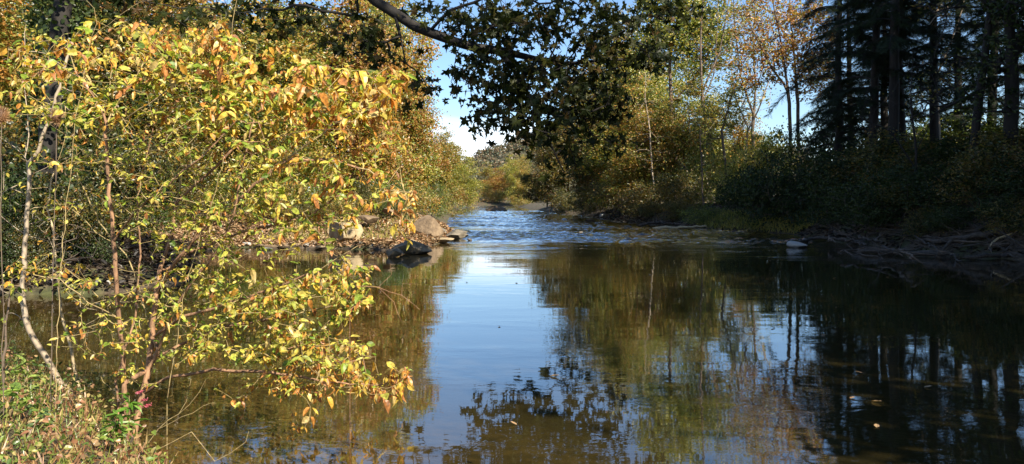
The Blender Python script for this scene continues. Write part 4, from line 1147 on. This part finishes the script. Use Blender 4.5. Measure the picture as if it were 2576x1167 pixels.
rock(862, 622, 96, 66, R_tan, 'big tan boulder with a sunlit right face on the left shore', 1, 'boulder', 'boulder', cuts=9)
rock(1073, 607, 84, 68, R_brown, 'brown boulder standing at the tip of the rocky point', 22, 'boulder', 'boulder', cuts=8)
rock(1036, 640, 98, 38, R_wet, 'dark wet boulder lying in the water below the brown one', 71, 'boulder', 'boulder', cuts=26)
rock(992, 647, 46, 22, R_wet, 'small dark rock at the left end of the wet boulder', 4)
rock(1112, 612, 60, 14, R_tan, 'flat tan slab right of the brown boulder', 5)
rock(1142, 603, 64, 26, R_grey, 'dark grey rock farthest out at the riffle edge', 6)
rock(1106, 598, 36, 26, R_grey, 'grey rock tucked behind the flat tan slab', 7)
rock(1167, 598, 22, 9, R_grey, 'low dark rock awash at the tip of the point', 8, big=False)
rock(1180, 606, 14, 6, R_grey, 'smallest dark stone poking from the riffle by the point', 9, big=False)
rock(1128, 582, 32, 8, R_brown, 'thin brown rock behind the dark grey rock', 10, big=False)
rock(903, 624, 32, 17, R_pale, 'pale stone leaning on the right of the tan boulder', 11, big=False)
rock(925, 560, 52, 20, R_brown, 'buff slab half buried in the left bank', 12, lift=0, D=31.5)
rock(978, 536, 40, 14, R_brown, 'narrow buff stone high on the left bank', 13, lift=0, D=33)
rock(2010, 623, 50, 17, R_pale, 'lone pale rounded rock in the dark water by the driftwood', 14, cuts=5)
rock(1248, 531, 56, 14, R_brown, 'brown rock islet far out in mid river', 15, depth=.6)
rock(1520, 551, 24, 14, R_pale, 'pale pointed rock by the far right gravel bar', 16, big=False)
rock(1486, 556, 26, 6, R_brown, 'flat brown rock just left of the pale pointed one', 17, big=False)
rock(1580, 573, 22, 6, R_grey, 'dark low rock in the quiet water off the logs', 18, big=False)
rock(1460, 589, 14, 7, R_grey, 'dark stone standing in the middle of the riffle', 19, big=False)
rock(1500, 612 - 6, 10, 5, R_grey, 'tiny dark stone at the lower edge of the riffle', 20, big=False)
rock(1190, 523, 24, 4, R_grey, 'thin dark rock in the distant river left of the islet', 23, big=False)
rock(55, 520, 120, 60, R_brown, 'large brown rock set in the cut bank behind the pale shrub', 24, D=16.2, depth=.5)
rock(120, 560, 80, 30, R_brown, 'brown slab under the large rock in the cut bank', 25, D=15.6, depth=.5)
r_ = np.random.default_rng(31)
for i in range(34):                                                     # stones strung along the left shore
    px = 585 + i * 13.5 + r_.uniform(-6, 6); by = 627 - (px - 585) * .002 + r_.uniform(-9, 3)
    if 820 < px < 890: continue
    rock(px, by, r_.uniform(16, 44), r_.uniform(6, 13), [R_tan, R_brown, R_pale, R_brown][i % 4], 'flat shore stone in the leaf-strewn row along the left waterline', 40 + i, 'shore_stone', 'stone', 'flat stones along the left waterline', big=False)
for i in range(26):
    px = 1500 + i * 9.5 + r_.uniform(-5, 5); by = 549 + (px - 1500) * .085 + r_.uniform(-3, 3)
    rock(px, by, r_.uniform(8, 22), r_.uniform(3, 6), [R_tan, R_brown, R_pale][i % 3], 'small stone in the gravel bar on the right bank', 90 + i, 'gravel_stone', 'stone', 'stones of the right gravel bar', big=False)


# ------------------------------------------------------------------ driftwood
def on_ground(px, py, lift=.06, lo=18.0, hi=60.0):
    """the point of the right bank (or the water) that this sight line meets"""
    Ds = np.linspace(lo, hi, 500); q = np.array([P(px, py, d) for d in Ds]); g = np.maximum(ground_z(q[:, 0], q[:, 1]), 0) + lift
    k = np.nonzero(q[:, 2] <= g)[0]; k = int(k[0]) if len(k) else len(Ds) - 1
    return q[k]


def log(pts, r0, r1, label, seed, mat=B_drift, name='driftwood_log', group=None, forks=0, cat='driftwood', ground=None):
    r = np.random.default_rng(seed); p = np.array([P(*a) for a in pts] if ground is None else [on_ground(a[0], a[1], ground + r0) for a in pts]); base = p[0].copy()
    d = dens_path(list(p), .25, r, .03) - base; tp = np.minimum(1, np.minimum(np.arange(len(d)) + .12, len(d) - .9 - np.arange(len(d)))); paths = [(d, np.linspace(r0, r1, len(d)) * r.uniform(.8, 1.15, len(d)) * np.clip(tp, .1, 1))]
    for k in range(forks):
        i = int(r.integers(len(d) // 4, len(d))); l = r.uniform(.4, 1.2)
        paths.append((wobble_line(d[i], d[i] + rand_dirs(1, r, .5)[0] * l + [0, 0, .2 * l], 5, .08, r), np.linspace(r1 * .8, r1 * .2, 5)))
    me = mk('log', *tubes(paths, 8), mat, True); o = new_obj(name, me); o.location = tuple(base)
    return tag(o, label, cat, group)


log([(1990, 614, 27.5), (2040, 600, 27.2), (2100, 598, 27), (2180, 612, 26.6)], .04, .08, 'forked branch reaching over the lone pale rock', 1, forks=2, ground=0.06)
log([(2210, 565, 28), (2300, 568, 27.5), (2400, 562, 27), (2470, 570, 26)], .06, .05, 'long wavy log along the top of the driftwood heap', 2, forks=3, ground=0.12)
log([(2540, 530, 24), (2480, 565, 24.6), (2420, 600, 25)], .05, .04, 'grey pole leaning up at the right end of the driftwood', 3, forks=1, ground=0.25)
log([(2590, 565, 23), (2500, 585, 23.6), (2400, 600, 24.2), (2300, 606, 25)], .10, .07, 'thick log sloping across the right of the heap', 4, forks=2, ground=0.1)
log([(2560, 580, 22.5), (2510, 600, 22.8), (2480, 625, 23)], .035, .02, 'pale curved branch in front of the thick log', 5, B_tan, ground=0.22)
log([(2140, 628, 26), (2250, 634, 25.4), (2400, 640, 24.6)], .09, .07, 'dark log lying at the waterline of the heap', 6, forks=2, ground=0.02)
log([(2420, 648, 22.8), (2520, 640, 22.2), (2600, 636, 21.6)], .06, .07, 'dark log at the waterline on the far right', 7, forks=2, ground=0.02)
log([(1640, 573, 47), (1700, 573, 46), (1780, 570, 46)], .09, .06, 'long pale log lying on the right waterline below the shrubs', 8, B_tan, ground=0.03)
log([(1600, 566, 50), (1660, 560, 49), (1730, 566, 48)], .08, .05, 'brown log behind the long pale log', 9, forks=2, ground=0.04)
log([(1262, 529, 125), (1270, 535, 118), (1277, 543, 106)], .16, .10, 'dark snag slanting out of the far water beside the islet', 10)
r_ = np.random.default_rng(77)
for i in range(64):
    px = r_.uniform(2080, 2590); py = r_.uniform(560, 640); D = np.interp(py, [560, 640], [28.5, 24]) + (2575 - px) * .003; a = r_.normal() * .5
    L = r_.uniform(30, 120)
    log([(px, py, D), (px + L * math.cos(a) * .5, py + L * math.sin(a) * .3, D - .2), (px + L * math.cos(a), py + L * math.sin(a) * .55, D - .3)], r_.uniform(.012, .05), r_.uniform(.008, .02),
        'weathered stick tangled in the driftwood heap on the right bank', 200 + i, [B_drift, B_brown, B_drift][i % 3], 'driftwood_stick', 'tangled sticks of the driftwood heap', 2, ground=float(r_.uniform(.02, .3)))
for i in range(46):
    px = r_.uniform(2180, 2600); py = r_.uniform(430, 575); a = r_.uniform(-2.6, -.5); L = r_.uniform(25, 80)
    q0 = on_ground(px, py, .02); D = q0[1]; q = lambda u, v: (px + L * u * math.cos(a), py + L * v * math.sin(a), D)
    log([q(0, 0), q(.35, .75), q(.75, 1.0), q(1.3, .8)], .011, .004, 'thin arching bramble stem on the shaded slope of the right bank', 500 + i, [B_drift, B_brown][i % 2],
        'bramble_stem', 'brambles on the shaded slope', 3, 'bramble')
# cut bank roots on the left
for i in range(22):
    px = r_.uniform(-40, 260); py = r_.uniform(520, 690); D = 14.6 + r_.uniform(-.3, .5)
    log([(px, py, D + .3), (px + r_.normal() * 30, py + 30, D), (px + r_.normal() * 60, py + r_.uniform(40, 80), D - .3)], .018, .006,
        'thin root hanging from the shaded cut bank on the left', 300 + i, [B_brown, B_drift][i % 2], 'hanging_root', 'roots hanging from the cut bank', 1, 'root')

# ------------------------------------------------------------------ power line far off
pw = [P(1270, 418, 420), P(1300, 413, 415), P(1400, 395, 405), P(1600, 360, 400)]
for k in range(2):
    o = new_obj('power_line', mk('cable', *tubes([(dens_path([p + np.array([0, 0, -1.6 * k]) for p in pw], 6, rng, 0) - pw[0], np.full(len(dens_path([p for p in pw], 6, rng, 0)), .05))], 5), R_pale))
    o.location = tuple(pw[0]); tag(o, ['upper', 'lower'][k] + ' pale cable strung in front of the distant hill', 'cable', 'power lines before the hill')


# ------------------------------------------------------------------ ground cover
def scatter(name, label, cat, pts, size, T, mat, seed, up=2.0, lay=.0, blade=False):
    r = np.random.default_rng(seed); n = len(pts); z = ground_z(pts[:, 0], pts[:, 1])
    p = np.stack([pts[:, 0], pts[:, 1], z + lay * r.uniform(0, 1, n) + .01], 1)
    if blade:
        x = UP + r.normal(size=(n, 3)) * np.array([.45, .45, .2]); nr = rand_dirs(n, r, .3) + np.array([.2, -.6, .2])
    else:
        x = rand_dirs(n, r, .35); nr = UP * up + rand_dirs(n, r)
    W = leaf_verts(p, x, nr, size * r.uniform(.5, 1.3, n), T, r.uniform(.8, 1.2, n), r.uniform(0, .9, n))
    return tag(new_obj(name, mk(name, *W, mat)), label, cat, None, 'stuff')


def bank_points(n, x0, x1, y0, y1, dmin, dmax, seed):
    r = np.random.default_rng(seed); p = np.stack([r.uniform(x0, x1, n), r.uniform(y0, y1, n)], 1); d = river_dist(p)
    return p[(d > dmin) & (d < dmax)]


scatter('fallen_leaves', 'carpet of brown and tan fallen leaves on the left shore', 'leaf litter', bank_points(60000, -16, -2, 24, 45, .02, 6, 1), .13, T_fold, M_litter, 1, lay=.08)
scatter('fallen_leaves', 'wet leaves on the cut bank at the left, shade darkened into their colour', 'leaf litter', bank_points(40000, -20, -6, 12, 24, .02, 6, 12), .11, T_fold, M_wet_shade, 12, lay=.08)
scatter('fallen_leaves', 'scattered fallen leaves on the shaded right bank', 'leaf litter', bank_points(60000, 7, 26, 18, 75, .02, 7, 2), .15, T_fold, M_wet_shade, 2, lay=.05)
scatter('bank_grass', 'sunlit grass and low weeds under the bush at the near left corner', 'grass', bank_points(34000, -8, 0, 1.5, 9, .0, 5, 3), .125, T_blade, M_grass, 3, blade=True)
scatter('low_weeds', 'small-leaved green and peach weeds among the near grass', 'weeds', bank_points(30000, -8, -.5, 1.5, 8.5, .0, 5, 4), .035, T_ovate, M_grass, 4, lay=.22, up=1)
scatter('bank_grass', 'patch of bright grass at the foot of the dark mound', 'grass', bank_points(16000, 9.5, 16, 37, 46, .0, 1.6, 5), .30, T_blade, M_pale, 5, blade=True)
scatter('bank_grass', 'tufts of grass between boulders on the left shore', 'grass', bank_points(3500, -9, -2.5, 28, 36, 1.2, 6, 6), .22, T_blade, M_pale, 6, blade=True)


rf = np.random.default_rng(909); fl = None
for i in range(46):
    fx, fy = rf.uniform(-3.5, 9), 4.6 + 14 * rf.uniform(0, 1) ** 1.6
    if river_dist(np.array([[fx, fy]]))[0] > -.3: continue
    if fl is None:
        W = leaf_verts(np.zeros((1, 3)), np.array([[1., 0, 0]]), np.array([[0, 0, 1.]]), .075, T_ovate, 1.0, -.5); fl = mk('leaf', *W, M_litter)
    o = new_obj('floating_leaf', fl); o.location = (fx, fy, .004); o.rotation_euler = (rf.normal() * .08, rf.normal() * .08, rf.uniform(0, 6.28)); k = rf.uniform(.6, 1.3); o.scale = (k, k, k)
    tag(o, 'small dry leaf floating on the calm water of the pool', 'leaf', 'leaves floating on the pool')


# a few weeds one can tell apart on the near bank
def weed(px, py, D, label, h, nl, ls, cols, seed, flower=False, w=.45):
    r = np.random.default_rng(seed); c = P(px, py, D); z = gz(c[0], c[1]); t = thing('smartweed' if flower else 'leafy_weed', label, 'weed', (c[0], c[1], z), 0)
    st = wobble_line((0, 0, -.03), (r.normal() * .05, r.normal() * .03, h), 9, .03, r); new_obj('stem', mk('stem', *tubes([(st, np.linspace(.004, .002, 9))], 5), B_twig, True), t)
    k = r.integers(2, 9, nl); W = leaf_verts(st[k], rand_dirs(nl, r, .4) + UP * .35, UP + r.normal(size=(nl, 3)) * .3, ls * r.uniform(.7, 1.2, nl), T_ovate, w, r.uniform(.3, 1.2, nl))
    new_obj('foliage', mk('foliage', *W, M_bush, False, np.array(cols)[r.integers(0, len(cols), nl)].repeat(len(T_ovate[0]), 0)), t)
    if flower:
        for q in range(3):
            e = st[-1 - q] + np.array([.05 + .02 * q, -.02, .02]); n = 60; u = r.uniform(0, 1, n)
            pp = e + np.outer(u, np.array([.05, 0, .012])) + r.normal(size=(n, 3)) * .0035
            W = leaf_verts(pp, rand_dirs(n, r), rand_dirs(n, r), .008, T_fold); new_obj('flower', mk('flower', *W, leaf_mat('pink_petals', [(.40, .06, .10), (.5, .12, .16)], transl=.2)), t)


weed(316, 1120, 4.9, 'green smartweed with pink flower spikes beside the bush base', .34, 30, .10, [(.12, .25, .03), (.2, .34, .05)], 1, True, .4)
weed(285, 1140, 4.7, 'narrow-leaved green weed left of the bush base', .25, 26, .09, [(.10, .2, .03), (.18, .3, .05)], 2, False, .4)
weed(40, 1140, 5.0, 'light green broad-bladed weed at the bottom left corner', .26, 9, .17, [(.25, .36, .07), (.2, .3, .06)], 3, False, .5)
weed(75, 1000, 5.8, 'pale green weed above the peach ground cover', .26, 16, .10, [(.25, .33, .08)], 4, False, .6)
weed(120, 1130, 4.9, 'blue-green weed in the middle of the near bank', .2, 16, .09, [(.09, .16, .06), (.12, .19, .07)], 5, False, .6)

# ------------------------------------------------------------------ camera, sun, sky
cam = bpy.data.cameras.new('camera'); co = new_obj('camera', cam)
cam.sensor_width = 36; cam.lens = 36 * F / 2575; cam.shift_y = -(583.5 - HY) / 2575; cam.clip_end = 5000; cam.clip_start = .05
co.location = (0, 0, HC); co.rotation_euler = (math.radians(90), 0, 0); scene.camera = co

sl = bpy.data.lights.new('sun', 'SUN'); so = new_obj('sun', sl); sl.energy = 5.0; sl.angle = math.radians(.5); sl.color = (1, .91, .74)
from mathutils import Vector
so.rotation_euler = Vector(SUN).to_track_quat('Z', 'Y').to_euler(); so.location = (20, -20, 40)

w = bpy.data.worlds.new('World'); scene.world = w; w.use_nodes = True; nt = w.node_tree; N, L = nt.nodes, nt.links; N.clear()
out = N.new('ShaderNodeOutputWorld'); bg = N.new('ShaderNodeBackground'); sky = N.new('ShaderNodeTexSky'); sky.sky_type = 'NISHITA'
sky.sun_disc = False; sky.sun_elevation = math.asin(SUN[2]); sky.sun_rotation = math.atan2(SUN[0], SUN[1]); sky.air_density = 1.0; sky.dust_density = .25; sky.ozone_density = 5.0
tc = N.new('ShaderNodeTexCoord'); mp = N.new('ShaderNodeMapping'); mp.inputs['Scale'].default_value = (1.2, 1.2, 6.5); L.new(tc.outputs['Generated'], mp.inputs['Vector'])
cn = N.new('ShaderNodeTexNoise'); cn.inputs['Scale'].default_value = 2.3; cn.inputs['Detail'].default_value = 7; L.new(mp.outputs[0], cn.inputs['Vector'])
sp = N.new('ShaderNodeSeparateXYZ'); L.new(tc.outputs['Generated'], sp.inputs[0])
lo = N.new('ShaderNodeMapRange'); lo.inputs['From Min'].default_value = .05; lo.inputs['From Max'].default_value = .118; lo.inputs['To Min'].default_value = .42; lo.inputs['To Max'].default_value = -.12
L.new(sp.outputs['Z'], lo.inputs['Value'])
ad = N.new('ShaderNodeMath'); ad.operation = 'ADD'; L.new(cn.outputs['Fac'], ad.inputs[0]); L.new(lo.outputs[0], ad.inputs[1])
az = N.new('ShaderNodeMapRange'); az.inputs['From Min'].default_value = .02; az.inputs['From Max'].default_value = .16; az.inputs['To Min'].default_value = 0; az.inputs['To Max'].default_value = -.5; L.new(sp.outputs['X'], az.inputs['Value'])
ad2 = N.new('ShaderNodeMath'); ad2.operation = 'ADD'; L.new(ad.outputs[0], ad2.inputs[0]); L.new(az.outputs[0], ad2.inputs[1])
cr = N.new('ShaderNodeMapRange'); cr.inputs['From Min'].default_value = .5; cr.inputs['From Max'].default_value = .78; L.new(ad2.outputs[0], cr.inputs['Value'])
mx = N.new('ShaderNodeMix'); mx.data_type = 'RGBA'; L.new(cr.outputs[0], mx.inputs['Factor']); L.new(sky.outputs[0], mx.inputs['A']); mx.inputs['B'].default_value = (9, 9.4, 10, 1)
L.new(mx.outputs['Result'], bg.inputs['Color']); bg.inputs['Strength'].default_value = .08; L.new(bg.outputs[0], out.inputs['Surface'])

scene.view_settings.view_transform = 'Standard'; scene.view_settings.look = 'None'; scene.view_settings.exposure = 1.3; scene.view_settings.gamma = 1
scene.cycles.max_bounces = 6; scene.cycles.diffuse_bounces = 2; scene.cycles.glossy_bounces = 3; scene.cycles.transmission_bounces = 4; scene.cycles.transparent_max_bounces = 6
scene.cycles.caustics_reflective = False; scene.cycles.caustics_refractive = False
scene.cycles.use_denoising = True
